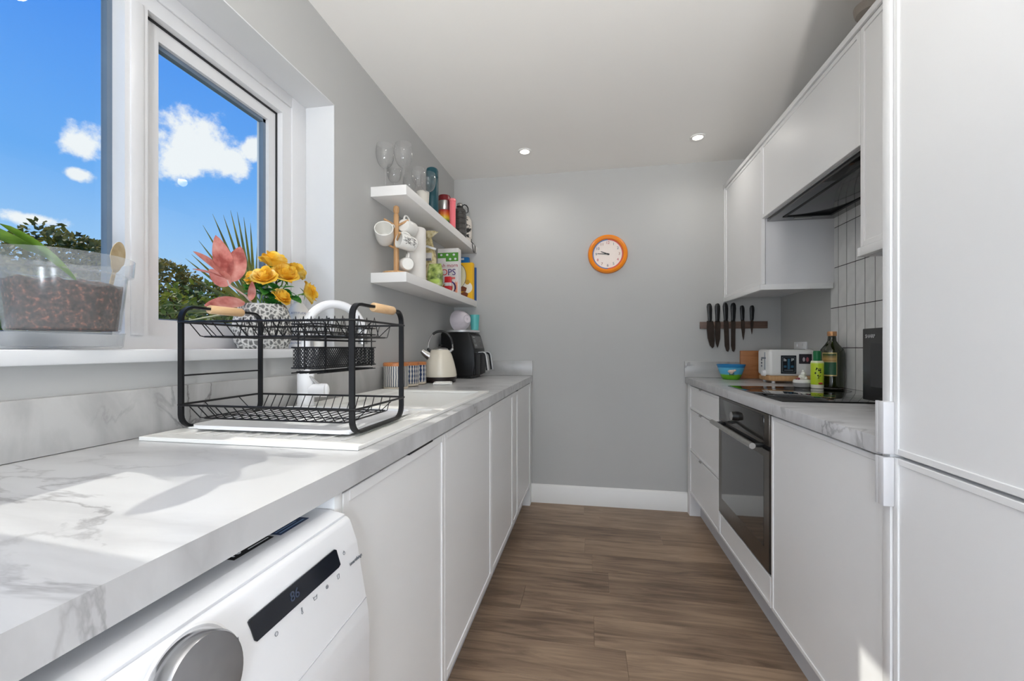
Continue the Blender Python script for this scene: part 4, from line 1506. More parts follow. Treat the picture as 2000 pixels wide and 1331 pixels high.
# ================================================================== CLOCK
ck = thing('wall_clock', 'round orange wall clock on the end wall', 'clock', (0.123, YB, 1.766))
RX = Matrix.Rotation(PI / 2, 4, 'X')
MB().lathe([(0.104, 0.0), (0.135, 0.0), (0.1365, 0.012), (0.131, 0.026), (0.12, 0.031), (0.109, 0.027), (0.104, 0.016)], 64, (0, 0, 0), RX).build('rim', mat('clock_orange', (240, 136, 8), 0.35), ck, False)
b = MB()
MB().lathe([(0, 0.0), (0.106, 0.0), (0.106, 0.012), (0, 0.012)], 64, (0, 0, 0), RX).build('dial', mat('clock_face', (238, 226, 218), 0.5), ck, False)
for a0, a1, c in ((-PI / 2, PI / 2, (214, 84, 78)), (PI / 2, 1.5 * PI, (84, 122, 176))):
    n = 30
    o_ = [(0.106 * math.cos(a0 + (a1 - a0) * i / n), 0.106 * math.sin(a0 + (a1 - a0) * i / n)) for i in range(n + 1)]
    i_ = [(0.097 * math.cos(a0 + (a1 - a0) * i / n), 0.097 * math.sin(a0 + (a1 - a0) * i / n)) for i in range(n + 1)][::-1]
    b = MB()
    V = [(p[0], -0.0132, p[1]) for p in o_ + i_]
    m_ = n + 1
    b.raw(V, [(i, i + 1, 2 * m_ - 2 - i, 2 * m_ - 1 - i) for i in range(n)])
    b.build('colour_band', mat('band_%d' % c[0], c, 0.5), ck, False)
for h in range(1, 13):
    a = PI / 2 - h * PI / 6
    c = [(190, 70, 80), (60, 110, 120), (70, 80, 110), (150, 90, 60)][h % 4]
    text(str(h), 0.026, mat('numeral_%d' % (h % 4), c, 0.5), ck, (0.079 * math.cos(a), -0.0128, 0.079 * math.sin(a)), (1, 0, 0), (0, 0, 1), False, name='numeral')
for ang, ln, w, nm in ((176, 0.066, 0.0035, 'minute_hand'), (158, 0.046, 0.0045, 'hour_hand')):
    a = math.radians(ang)
    d = Vector((math.cos(a), 0, math.sin(a)))
    q = Vector((-math.sin(a), 0, math.cos(a)))
    yo = Vector((0, -0.016 if nm == 'minute_hand' else -0.0145, 0))
    P = [yo - d * 0.012 - q * w, yo + d * ln - q * w * 0.6, yo + d * (ln + 0.008), yo + d * ln + q * w * 0.6, yo - d * 0.012 + q * w]
    MB().raw(P + [p + Vector((0, 0.0008, 0)) for p in P], [(0, 1, 2, 3, 4), (9, 8, 7, 6, 5)] + [(i, 5 + i, 5 + (i + 1) % 5, (i + 1) % 5) for i in range(5)]).build(nm, M_BLACKPL, ck, False)
MB().lathe([(0, 0.012), (0.006, 0.012), (0.006, 0.018), (0, 0.018)], 20, (0, 0, 0), RX).build('hub', M_BLACKPL, ck, False)

# ================================================================== KNIVES
b = MB().box(0.73, YB - 0.014, 1.239, 1.148, YB - 0.001, 1.286, 0.002)
solo('knife_rack', b, M_WALNUT, 'dark wooden magnetic knife strip on the end wall', 'knife rack', (0.94, YB - 0.007, 1.239))
M_BLADE = mat('blade_steel', (84, 74, 68), 0.3, 0.9, var=0.12, scale=30)
KN = [(0.786, 1.409, 0.800, 1.107, 0.050, 'broad chef knife at the left end of the knife strip', 0), (0.838, 1.408, 0.838, 1.110, 0.042, 'pointed cook knife second from the left on the strip', 1),
      (0.886, 1.411, 0.899, 1.083, 0.034, 'long round-tipped slicing knife third on the strip', 2), (0.936, 1.410, 0.935, 1.083, 0.031, 'long straight bread knife fourth on the strip', 2),
      (0.990, 1.392, 0.999, 1.161, 0.027, 'small utility knife second from the right on the strip', 1), (1.051, 1.391, 1.050, 1.198, 0.022, 'tiny paring knife at the right end of the strip', 1)]
for xt, zt, xb, zb_, w, lab, kind in KN:
    t = thing('knife', lab, 'knife', ((xt + xb) / 2, YB - 0.02, zb_), 0, 'kitchen knives on the magnetic strip')
    zm = zt - 0.118 if zt > 1.4 else zt - 0.095
    tilt = (xb - xt) / (zt - zb_)

    def X(z):
        return xt + (zt - z) * tilt
    w2 = w / 2
    if kind == 0:
        blade = [(-w2 * 0.8, zm), (w2 * 0.75, zm), (w2, zm - 0.03), (w2 * 0.95, zb_ + 0.05), (w2 * 0.75, zb_ + 0.012), (w2 * 0.3, zb_), (-w2 * 0.35, zb_ + 0.02), (-w2 * 0.8, zb_ + 0.07), (-w2 * 0.9, zm - 0.05)]
    elif kind == 1:
        blade = [(-w2 * 0.7, zm), (w2 * 0.75, zm), (w2, zm - 0.02), (w2 * 0.85, zb_ + 0.06), (w2 * 0.3, zb_ + 0.012), (0, zb_), (-w2 * 0.45, zb_ + 0.03), (-w2 * 0.75, zb_ + 0.09)]
    else:
        blade = [(-w2 * 0.85, zm), (w2 * 0.85, zm), (w2, zm - 0.02), (w2 * 0.9, zb_ + 0.02), (w2 * 0.4, zb_), (-w2 * 0.3, zb_ + 0.006), (-w2 * 0.8, zb_ + 0.04)]
    MB().prism([(X(z) + dx, z) for dx, z in blade], 'y', YB - 0.0175, YB - 0.0145).build('blade', M_BLADE, t)
    hw = 0.0165 if zt > 1.4 else 0.0135
    hl = zt - zm
    pr = [(-0.62, 0), (0.62, 0), (0.78, 0.18), (0.85, 0.4), (1.0, 0.66), (0.92, 0.86), (0.55, 0.98), (0.0, 1.0), (-0.55, 0.97), (-0.85, 0.82), (-0.8, 0.6), (-0.68, 0.35), (-0.66, 0.15)]
    MB().prism([(X(zm + f * hl) + k * hw, zm - 0.004 + f * (hl + 0.004)) for k, f in pr], 'y', YB - 0.026, YB - 0.006, 0.003).build('handle', M_BLACKPL, t)

# socket on the right wall
t = thing('wall_socket', 'white double socket above the toaster', 'socket', (XR, 2.805, 1.06))
MB().box(XR - 0.009, 2.732, 1.06, XR, 2.878, 1.146, 0.002).build('plate', M_WHITEPL, t)
for yy in (2.77, 2.84):
    MB().box(XR - 0.012, yy - 0.006, 1.118, XR - 0.0085, yy + 0.006, 1.134, 0.001, 1).build('switch', M_WHITEPL, t)

# ================================================================== RIGHT WORKTOP THINGS
# painted bowl
t = thing('bowl', 'painted bowl with a sheep, blue sky and green grass', 'bowl', (0.885, 2.94, 0.9105))
MB().lathe([(0, 0.0), (0.046, 0.0), (0.05, 0.004), (0.062, 0.03), (0.076, 0.07), (0.084, 0.094), (0.082, 0.095), (0.073, 0.07), (0.058, 0.03), (0.045, 0.008), (0, 0.006)], 44).build('shell', ramp_mat('painted_bowl', [(0.0, (92, 170, 30)), (0.34, (120, 186, 44)), (0.42, (92, 178, 216)), (0.78, (96, 186, 222)), (0.86, (28, 122, 180)), (1.0, (40, 130, 190))], 'Z', 0, 0.095, 0.25, 0, 0.06, 40), t, False)
view = (Vector((0, 0, 0)) - Vector((0.885, 2.94, 0))).normalized()
va = math.atan2(view.y, view.x)


def on_bowl(a, z, off=0.001):
    r = 0.05 + (z - 0.004) * 0.375 + off
    return Vector((r * math.cos(va + a), r * math.sin(va + a), z))


b = MB()
for a, z, rr in ((0.12, 0.055, 0.013), (-0.06, 0.053, 0.014), (0.3, 0.06, 0.009), (0.03, 0.045, 0.011)):
    c = on_bowl(a, z)
    b.ball(c, rr, 2, (1, 1, 0.8))
sheep = b.build('sheep_print', mat('sheep_pink', (232, 206, 190), 0.6), t, False)
b = MB()
for a in (-0.1, 0.02, 0.14, 0.24):
    b.tube([on_bowl(a, 0.045, 0.004), on_bowl(a, 0.028, 0.003)], 0.002, 6)
b.build('sheep_leg', mat('sheep_dark', (60, 50, 46), 0.6), sheep, False)
# bamboo board
b = MB().box(0.966, 3.016, 0.9105, 1.222, 3.036, 1.092, 0.004)
solo('chopping_board', b, M_BAMBOO, 'bamboo chopping board standing behind the toaster', 'chopping board', (1.09, 3.026, 0.9105))
# toaster
tx0, tx1, ty0, ty1, tz0, tz1 = 0.992, 1.222, 2.628, 2.80, 0.923, 1.102
to = thing('toaster', 'white toaster with a wooden base and two picture magnets', 'toaster', (1.107, 2.714, 0.911))
MB().box(tx0, ty0, tz0 + 0.03, tx1, ty1, tz1, 0.016, 4).build('body', mat('toaster_white', (236, 235, 232), 0.28, var=0.01), to)
MB().box(tx0 + 0.004, ty0 + 0.004, tz0, tx1 - 0.004, ty1 - 0.004, tz0 + 0.031, 0.010, 3).build('wooden_base', M_OAK, to)
for fx, fy in ((tx0 + 0.03, ty0 + 0.025), (tx0 + 0.03, ty1 - 0.025), (tx1 - 0.03, ty0 + 0.025), (tx1 - 0.03, ty1 - 0.025)):
    MB().cyl((fx, fy, 0.9108), (fx, fy, tz0 + 0.001), 0.009, n=14).build('foot', M_WHITEPL, to)
b = MB().box(tx0 + 0.035, ty0 + 0.04, tz1 - 0.0005, tx1 - 0.03, ty0 + 0.072, tz1 + 0.0015)
b.box(tx0 + 0.035, ty1 - 0.072, tz1 - 0.0005, tx1 - 0.03, ty1 - 0.04, tz1 + 0.0015)
b.build('slot', M_GAP, to)
MB().box(tx0 - 0.0015, 2.685, 0.985, tx0 + 0.001, 2.697, 1.085, 0.0005, 1).build('lever_slot', mat('slot_grey', (150, 156, 166), 0.4), to)
MB().box(tx0 - 0.016, 2.678, 1.048, tx0 + 0.001, 2.704, 1.056, 0.002).build('lever', M_INK, to)
b = MB().cyl((tx0 + 0.001, 2.69, 0.965), (tx0 - 0.016, 2.69, 0.965), 0.017, 0.015, 28)
b.build('dial', M_WHITEPL, to)
for k in range(3):
    MB().cyl((tx0 + 0.001, 2.735, 1.005 + k * 0.018), (tx0 - 0.003, 2.735, 1.005 + k * 0.018), 0.006, n=14).build('button', M_INK, to)
mg = MB().box(1.050, ty0 - 0.004, 0.966, 1.128, ty0 - 0.0003, 1.068, 0.001, 1).build('magnet', mat('magnet_black', (20, 24, 30), 0.4), to)
b = MB()
for x0, z0, x1, z1 in ((1.056, 0.974, 1.058, 1.060), (1.120, 0.974, 1.122, 1.060), (1.056, 1.058, 1.122, 1.060), (1.056, 0.974, 1.122, 0.976), (1.066, 0.984, 1.112, 0.988)):
    b.box(x0, ty0 - 0.0046, z0, x1, ty0 - 0.0038, z1)
b.build('magnet_border', mat('magnet_grey', (120, 130, 136), 0.5), mg)
b = MB().box(1.083, ty0 - 0.0046, 0.992, 1.095, ty0 - 0.0038, 1.05)
b.box(1.064, ty0 - 0.0046, 1.0, 1.078, ty0 - 0.0038, 1.012).box(1.1, ty0 - 0.0046, 1.0, 1.114, ty0 - 0.0038, 1.012)
b.build('magnet_motif', mat('magnet_teal', (52, 96, 122), 0.5), mg)
b = MB()
for k in range(3):
    b.box(1.064 + k * 0.005, ty0 - 0.0046, 1.036, 1.067 + k * 0.005, ty0 - 0.0038, 1.052 - 0.003 * k)
    b.box(1.102 + k * 0.005, ty0 - 0.0046, 1.036 + 0.003 * k, 1.105 + k * 0.005, ty0 - 0.0038, 1.052)
b.build('magnet_motif', mat('magnet_white', (206, 212, 214), 0.5), mg)
mg = MB().box(1.142, ty0 - 0.004, 1.022, 1.206, ty0 - 0.0003, 1.076, 0.001, 1).build('magnet', mat('magnet_photo', (50, 46, 54), 0.4), to)
b = MB().prism(disc(1.165, 1.046, 0.006, 0.012), 'y', ty0 - 0.0046, ty0 - 0.0038)
b.build('magnet_motif', mat('magnet_pale', (190, 180, 184), 0.5), mg)
MB().prism(disc(1.183, 1.046, 0.007, 0.013), 'y', ty0 - 0.0046, ty0 - 0.0038).build('magnet_motif', mat('magnet_rose', (176, 96, 104), 0.5), mg)
# sugar pot
x = 1.035
t = thing('sugar_pot', 'small grey pot with a white figure on its lid', 'pot', (x, YatX(1566.5, x), 0.9158))
MB().lathe([(0, 0), (0.033, 0), (0.037, 0.004), (0.038, 0.022), (0, 0.022)], 32).build('base', mat('pot_grey', (150, 148, 146), 0.6), t, False)
ld = MB().lathe([(0, 0.0222), (0.039, 0.0222), (0.04, 0.028), (0.036, 0.037), (0.02, 0.04), (0, 0.04)], 32).build('lid', M_WHITECER, t, False)
b = MB().ball((0, 0, 0.05), 0.016, 2, (1.0, 0.8, 0.85)).ball((0.004, -0.004, 0.067), 0.0105, 2)
b.ball((0.004, -0.002, 0.079), 0.006, 2, (1, 0.8, 1.1)).ball((-0.012, -0.008, 0.046), 0.008, 2).ball((0.014, -0.006, 0.046), 0.008, 2)
b.build('figure', M_WHITECER, ld, False)
b = MB().ball((-0.024, -0.022, 0.043), 0.006, 2).ball((-0.03, -0.012, 0.041), 0.004, 2)
b.build('flower', mat('berry_red', (150, 70, 86), 0.5), ld, False)
# spray oil
x = 1.083
t = thing('spray_bottle', 'lime green spray oil bottle with a green cap', 'bottle', (x, YatX(1596, x), 0.9158))
MB().lathe([(0, 0), (0.026, 0), (0.027, 0.004), (0.027, 0.122), (0.024, 0.132), (0, 0.132)], 32).build('body', ramp_mat('spray_body', [(0, (238, 236, 220)), (0.12, (238, 236, 220)), (0.14, (190, 214, 40)), (0.9, (196, 220, 48)), (0.95, (232, 236, 200)), (1.0, (232, 236, 200))], 'Z', 0, 0.132, 0.3, 0, 0.0), t, False)
MB().lathe([(0, 0.1325), (0.0155, 0.1325), (0.0165, 0.136), (0.0165, 0.176), (0.014, 0.18), (0, 0.18)], 28).build('cap', mat('cap_green', (12, 112, 62), 0.35), t, False)
vv = Vector((-t.location.x, -t.location.y, 0)).normalized()
sd_ = Vector((0, 0, 1)).cross(vv)
b = MB()
rr = random.Random(5)
for k in range(12):
    c = vv * 0.0275 + sd_ * rr.uniform(-0.008, 0.016) + Vector((0, 0, rr.uniform(0.05, 0.1)))
    c = Vector((c.x, c.y, 0)).normalized() * 0.0273 + Vector((0, 0, c.z))
    b.ball(c, 0.0035, 1, (1, 1, rr.uniform(0.4, 1.6)))
b.build('olive_print', mat('olive_ink', (40, 52, 22), 0.6), t, False)
b = MB().ball(Vector((vv * 0.02 + sd_ * 0.012)) + Vector((0, 0, 0.024)), 0.011, 2, (1, 1, 0.5))
b.build('red_print', mat('spray_red', (178, 60, 52), 0.5), t, False)
# olive oil bottle
x = 1.172
t = thing('oil_bottle', 'large dark green olive oil bottle with a gold cap', 'bottle', (x, YatX(1625, x), 0.9158))
MB().lathe([(0, 0), (0.046, 0), (0.05, 0.005), (0.05, 0.075), (0.052, 0.12), (0.052, 0.165), (0.047, 0.187), (0.03, 0.21), (0.0185, 0.228), (0.0165, 0.252), (0, 0.252)], 40).build('body', mat('bottle_green', (30, 36, 8), 0.07, var=0.12, scale=12, coat=0.6), t, False)
MB().lathe([(0, 0.2525), (0.019, 0.2525), (0.0195, 0.256), (0.0195, 0.272), (0.018, 0.275), (0, 0.275)], 28).build('cap', mat('cap_gold', (204, 152, 106), 0.35, 0.6), t, False)
vv = Vector((-t.location.x, -t.location.y, 0)).normalized()
va2 = math.atan2(vv.y, vv.x)


def wrap(a0, a1, z0, z1, r, material, name):
    b = MB().grid(lambda u_, v_: (r * math.cos(va2 + a0 + (a1 - a0) * u_), r * math.sin(va2 + a0 + (a1 - a0) * u_), z0 + (z1 - z0) * v_), 14, 2)
    return b.build(name, material, t, False)


wrap(-0.82, 0.38, 0.058, 0.172, 0.0532, mat('label_gold', (206, 186, 130), 0.35, 0.5), 'label_border')
wrap(-0.76, 0.32, 0.064, 0.125, 0.0536, mat('label_green', (38, 92, 62), 0.4), 'label')
wrap(-0.76, 0.32, 0.128, 0.166, 0.0536, ramp_mat('label_scene', [(0, (130, 92, 50)), (0.5, (196, 160, 96)), (1, (60, 84, 44))], 'Z', 0.126, 0.168, 0.4, 0, 0.3, 60), 'label_picture')
# microwave
mx_, my1, my0, mz0, mz1 = 0.953, 1.722, 1.28, 0.926, 1.178
mw = thing('microwave', 'black microwave partly hidden by the tall cabinet', 'microwave', (1.09, 1.5, 0.911))
MB().box(mx_ + 0.02, my0, mz0, 1.215, my1, mz1, 0.004).build('body', M_BLACKPL, mw)
md = MB().box(mx_, my0 + 0.11, mz0 + 0.002, mx_ + 0.0195, my1, mz1, 0.003).build('door', mat('micro_black', (13, 13, 14), 0.25, var=0.03), mw)
MB().box(mx_ - 0.001, my0 + 0.14, mz0 + 0.05, mx_ + 0.002, my1 - 0.045, mz1 - 0.05, 0.0008, 1).build('door_window', mat('micro_window', (34, 34, 35), 0.2, var=0.03), md)
text('SHARP', 0.018, mat('logo_silver', (190, 190, 190), 0.4), md, (mx_ - 0.0008, my1 - 0.043, mz1 - 0.028), (0, -1, 0), (0, 0, 1))
MB().box(mx_, my0, mz0 + 0.002, mx_ + 0.0195, my0 + 0.108, mz1, 0.003).build('control_panel', M_BLACKPL, mw)
for fy in (my0 + 0.04, my1 - 0.04):
    for fx in (mx_ + 0.05, 1.18):
        MB().cyl((fx, fy, 0.9105), (fx, fy, mz0 + 0.001), 0.012, n=14).build('foot', M_BLACKPL, mw)

# ================================================================== LEFT WORKTOP THINGS
# striped canisters
CAN = [(773, 0.0585, 0.112, 'largest striped canister with thin grey stripes', (206, 202, 192), (70, 76, 88), 34, 'lines'), (799, 0.050, 0.108, 'middle canister with broken blue stripes', (210, 206, 198), (44, 62, 96), 22, 'dots'),
       (816, 0.046, 0.106, 'far canister with blue dashed bands next to the kettle', (206, 204, 200), (30, 52, 92), 14, 'dots')]
for px, r, h, lab, base, dk, cnt, mode in CAN:
    x = -0.980 + r
    t = thing('canister', lab, 'canister', (x, YatX(px, x), 0.911), 0, 'striped lidded canisters')
    MB().lathe([(r - 0.002, 0.014), (r, 0.016), (r, h), (0, h)], 44).build('body', stripe_mat('stripes_%d' % px, base, dk, cnt, mode), t, False)
    MB().lathe([(0, 0), (r - 0.008, 0), (r - 0.001, 0.004), (r + 0.001, 0.0135), (0, 0.0135)], 44).build('foot', mat('stoneware', (208, 196, 178), 0.7, var=0.08, scale=60), t, False)
    MB().lathe([(0, h + 0.0005), (r + 0.001, h + 0.0005), (r + 0.001, h + 0.014), (r - 0.003, h + 0.017), (0, h + 0.017)], 44).build('lid', M_ORANGEWOOD, t, False)
# kettle
x = -0.862
kt = thing('kettle', 'cream pyramid kettle with a black and steel loop handle', 'kettle', (x, YatX(860, x), 0.911))
MB().lathe([(0, 0.032), (0.094, 0.032), (0.096, 0.04), (0.092, 0.07), (0.08, 0.12), (0.067, 0.16), (0.056, 0.183), (0.05, 0.188), (0, 0.188)], 48).build('body', M_CREAM, kt, False)
MB().lathe([(0, 0), (0.086, 0), (0.09, 0.004), (0.09, 0.014), (0.094, 0.016), (0.0955, 0.0315), (0, 0.0315)], 48).build('power_base', mat('kettle_base', (34, 24, 22), 0.35), kt, False)
ld = MB().lathe([(0, 0.1885), (0.045, 0.1885), (0.044, 0.194), (0.03, 0.2), (0.012, 0.202), (0, 0.202)], 40).build('lid', M_STEEL, kt, False)
MB().lathe([(0, 0.202), (0.008, 0.202), (0.006, 0.208), (0.011, 0.215), (0.008, 0.219), (0, 0.22)], 20).build('lid_knob', M_BLACKPL, ld, False)
sdir = Vector((-0.95, -0.55, 0)).normalized()
b = MB().tube([sdir * 0.055 + Vector((0, 0, 0.145)), sdir * 0.085 + Vector((0, 0, 0.163)), sdir * 0.108 + Vector((0, 0, 0.183))], [0.026, 0.019, 0.012], 20)
b.build('spout', M_STEEL, kt, False)
hv = Vector((1, 0.15, 0)).normalized()
hp = arc((0, 0, 0.205), 0.072, PI * 1.03, -0.03 * PI, 26, hv, (0, 0, 1.28))
MB().tube(hp[:10], 0.0042, 10).build('handle_wire', M_CHROME, kt, False)
MB().tube(hp[23:], 0.0042, 10).build('handle_wire', M_CHROME, kt, False)
MB().tube(hp[8:25], 0.0075, 12).build('handle_grip', M_BLACKPL, kt, False)
for s_ in (-1, 1):
    MB().ball(hv * (0.07 * s_) + Vector((0, 0, 0.19)), 0.009, 2).cyl(hv * (0.052 * s_) + Vector((0, 0, 0.175)), hv * (0.071 * s_) + Vector((0, 0, 0.19)), 0.008, n=12).build('handle_mount', M_BLACKPL if s_ < 0 else M_CHROME, kt, False)
# air fryer
fx0, fx1, fy0, fy1, fz1 = -0.965, -0.735, 2.688, 2.972, 1.212
af = thing('air_fryer', 'black two-drawer air fryer with silver handles', 'air fryer', (-0.85, 2.83, 0.911))
M_AF = mat('fryer_black', (11, 11, 12), 0.42, var=0.04, spec=0.3)
prf = [(fx0, 0.922), (fx0, fz1), (fx1 - 0.045, fz1), (fx1 - 0.03, fz1 - 0.012), (fx1, fz1 - 0.115), (fx1 + 0.004, 1.0), (fx1 - 0.01, 0.922)]
MB().prism(prf, 'y', fy0, fy1, 0.012).build('body', M_AF, af)
MB().box(fx0 + 0.02, fy0 + 0.02, 0.9108, fx1 - 0.03, fy1 - 0.02, 0.924).build('foot_plate', M_BLACKPL, af)
nrm = Vector((0.103, 0, 0.03)).normalized()
upv = Vector((-0.03, 0, 0.103)).normalized()
cpn = Vector(((fx1 - 0.015), (fy0 + fy1) / 2, fz1 - 0.0635))
P = [cpn + nrm * 0.0012 + upv * a + Vector((0, c, 0)) for a, c in ((0.044, -0.118), (0.044, 0.118), (-0.044, 0.118), (-0.044, -0.118))]
MB().raw(P + [p - nrm * 0.003 for p in P], [(0, 3, 2, 1), (4, 5, 6, 7), (0, 1, 5, 4), (1, 2, 6, 5), (2, 3, 7, 6), (3, 0, 4, 7)]).build('control_panel', mat('fryer_panel', (52, 50, 49), 0.2, var=0.03), af)
text('2 3', 0.03, mat('panel_icon', (168, 168, 166), 0.5), af, cpn + nrm * 0.0016 + upv * 0.008 + Vector((0, -0.075, 0)), (0, 1, 0), upv, name='display_mark')
for a, c, w_, h_ in ((0.034, -0.075, 0.05, 0.005), (-0.022, -0.09, 0.014, 0.016), (-0.022, -0.06, 0.014, 0.016), (0.012, 0.06, 0.03, 0.022), (-0.018, 0.062, 0.03, 0.007)):
    P = [cpn + nrm * 0.0016 + upv * (a + sa * h_ / 2) + Vector((0, c + sc * w_ / 2, 0)) for sa, sc in ((1, -1), (1, 1), (-1, 1), (-1, -1))]
    MB().raw(P, [(0, 3, 2, 1)]).build('display_mark', mat('panel_icon', (168, 168, 166), 0.5) if w_ < 0.02 or h_ < 0.006 else mat('panel_key', (110, 108, 106), 0.5), af)
for k, yc_ in enumerate((fy0 + 0.075, fy1 - 0.075)):
    d = MB().box(fx1 - 0.02, yc_ - 0.066, 0.932, fx1 + 0.006, yc_ + 0.066, fz1 - 0.13, 0.008, 3).build('drawer', M_AF, af)
    z1_ = 1.075
    path = [(fx1 + 0.004, yc_, z1_), (fx1 + 0.035, yc_, z1_ + 0.002), (fx1 + 0.05, yc_, z1_ - 0.006), (fx1 + 0.056, yc_, z1_ - 0.022), (fx1 + 0.068, yc_, z1_ - 0.112)]
    MB().tube(path, 0, flat=(0.014, 0.007, (0, 1, 0))).build('handle', M_BLACKPL, d)
    path = [(p[0] + 0.006, p[1], p[2] + 0.006) for p in path[:-1]] + [(path[-1][0] + 0.0075, path[-1][1], path[-1][2])]
    MB().tube(path, 0, flat=(0.0145, 0.002, (0, 1, 0))).build('handle_trim', mat('satin_silver', (226, 226, 226), 0.38, 0.75), d)
# tray, bowl and beaker on the fryer
b = MB().lathe([(0, 0), (0.122, 0), (0.128, 0.003), (0.130, 0.015), (0.127, 0.0165), (0.122, 0.006), (0, 0.004)], 48, (0, 0, 0), None, 0.86, 1.05)
o = link('tray', b.mesh('tray', mat('tray_silver', (222, 222, 222), 0.4, 0.6)), None, (-0.852, 2.83, 1.2125))
tag(o, 'oval silver tray on top of the air fryer', 'tray')
t = thing('bowl', 'pale lilac bowl tipped on its side on the air fryer', 'bowl', (-0.846, 2.80, 1.2985))
bd = Vector((0.72, -0.55, 0.10)).normalized()         # direction of the foot of the bowl
q = (-bd).to_track_quat('Z', 'Y').to_matrix().to_4x4()
MB().lathe([(0, -0.050), (0.024, -0.050), (0.028, -0.045), (0.046, -0.026), (0.064, 0.006), (0.076, 0.044), (0.0745, 0.0445), (0.061, 0.007), (0.043, -0.022), (0, -0.040)], 44, (0, 0, 0), q).build('shell', mat('lilac_white', (212, 204, 210), 0.4), t, False)
b = MB().lathe([(0.024, 0), (0.027, 0.002), (0.029, 0), (0.027, -0.002), (0.024, 0)], 36, bd * 0.050, q)
b.lathe([(0, 0), (0.007, 0), (0.007, 0.001), (0, 0.001)], 20, bd * 0.0505, q)
b.build('foot_ring', mat('lilac_grey', (190, 184, 190), 0.5), t, False)
b = MB().lathe([(0, 0), (0.026, 0), (0.033, 0.118), (0.031, 0.118), (0.024, 0.004), (0, 0.004)], 32)
o = link('beaker', b.mesh('beaker', mat('aqua_plastic', (92, 186, 184), 0.4)), None, (-0.792, 2.905, 1.2225))
tag(o, 'aqua beaker behind the lilac bowl', 'beaker')
# spoon rest
x = -0.80
t = thing('spoon_rest', 'small white square dish on the worktop before the kettle', 'dish', (x, 2.26, 0.9105), 0.35)
t.location.y = YatX(864, x)
b = MB()
b.prism([(-0.045, -0.04), (0.045, -0.045), (0.05, 0.04), (-0.04, 0.045)], 'z', 0.0, 0.004)
for (a, c) in (((-0.045, -0.04), (0.045, -0.045)), ((0.045, -0.045), (0.05, 0.04)), ((0.05, 0.04), (-0.04, 0.045)), ((-0.04, 0.045), (-0.045, -0.04))):
    b.tube([(a[0], a[1], 0.006), (c[0], c[1], 0.006)], 0.006, 10)
b.build('dish', M_WHITECER, t, False)
MB().prism(disc(0, 0, 0.014, 0.01, 14), 'z', 0.0042, 0.0065).build('motif', mat('dish_ink', (110, 104, 100), 0.5), t, False)

# dish rack ---------------------------------------------------------------
RX0, RX1, RY0, RY1, RZ0, RZ1 = -0.945, -0.507, 0.853, 1.100, 0.920, 1.211
rk = thing('dish_rack', 'black wire two-tier dish rack with wooden grips', 'dish rack', ((RX0 + RX1) / 2, (RY0 + RY1) / 2, RZ0))
for xx in (RX0, RX1):
    loop = [(xx, p[0], p[1]) for p in round_rect(RY0, RY1, RZ0 + 0.003, RZ1 - 0.003, 0.03)]
    fr = MB().tube(loop, 0, closed=True, flat=(0.0062, 0.003, (1, 0, 0))).build('side_frame', M_BLACK, rk)
    b = MB().lathe([(0, -0.052), (0.0095, -0.052), (0.0112, -0.048), (0.0112, 0.048), (0.0095, 0.052), (0, 0.052)], 20, (xx, (RY0 + RY1) / 2 + (0.004 if xx < -0.7 else 0.02), RZ1 - 0.004), Matrix.Rotation(-PI / 2, 4, 'X'))
    b.build('grip', M_BEECH, fr)
    MB().tube([(xx, RY0, 1.045), (xx, RY1, 1.045)], 0.002, 6).build('cross_wire', M_BLACK, fr) if xx < -0.7 else None


def rim_loop(z, gx, gy, r=0.0028, corner=0.012):
    pts = [(p[0], p[1], z) for p in round_rect(RX0 + gx, RX1 - gx, RY0 + gy, RY1 - gy, corner, 4)]
    return pts


def wire_tray(z_rim, z_bot, name, n_cross, zig):
    b = MB()
    b.tube(rim_loop(z_rim, -0.010, -0.004), 0.0027, 8, True)
    tr = b.build(name, M_BLACK, rk)
    b = MB()
    b.tube(rim_loop(z_bot + 0.0, 0.03, 0.026), 0.002, 6, True)
    for k in range(n_cross):
        x = RX0 + 0.03 + (RX1 - RX0 - 0.06) * k / (n_cross - 1)
        b.tube([(x - 0.006, RY0 - 0.003, z_rim), (x, RY0 + 0.022, z_bot + 0.002), (x + 0.002, RY0 + 0.03, z_bot), (x + 0.002, RY1 - 0.03, z_bot), (x, RY1 - 0.022, z_bot + 0.002), (x - 0.004, RY1 + 0.003, z_rim)], 0.0013, 6)
    for k in range(2):
        y = RY0 + 0.07 + (RY1 - RY0 - 0.14) * k
        b.tube([(RX0 - 0.008, y, z_rim), (RX0 + 0.028, y, z_bot + 0.002), (RX1 - 0.028, y, z_bot + 0.002), (RX1 + 0.008, y, z_rim)], 0.0013, 6)
    b.build('wire', M_BLACK, tr)
    if zig:
        for y in (RY0 + 0.09, RY0 + 0.165):
            b = MB()
            pts = []
            n = 16
            for k in range(n * 2 + 1):
                x = RX0 + 0.075 + (RX1 - RX0 - 0.1) * k / (n * 2)
                pts.append((x, y, z_bot + 0.003 if k % 2 == 0 else z_bot + 0.050))
            b.tube(pts, 0.0014, 6)
            b.build('plate_divider', M_BLACK, tr)
    return tr


wire_tray(1.171, 1.137, 'upper_tray', 13, True)
wire_tray(0.976, 0.942, 'lower_tray', 17, False)
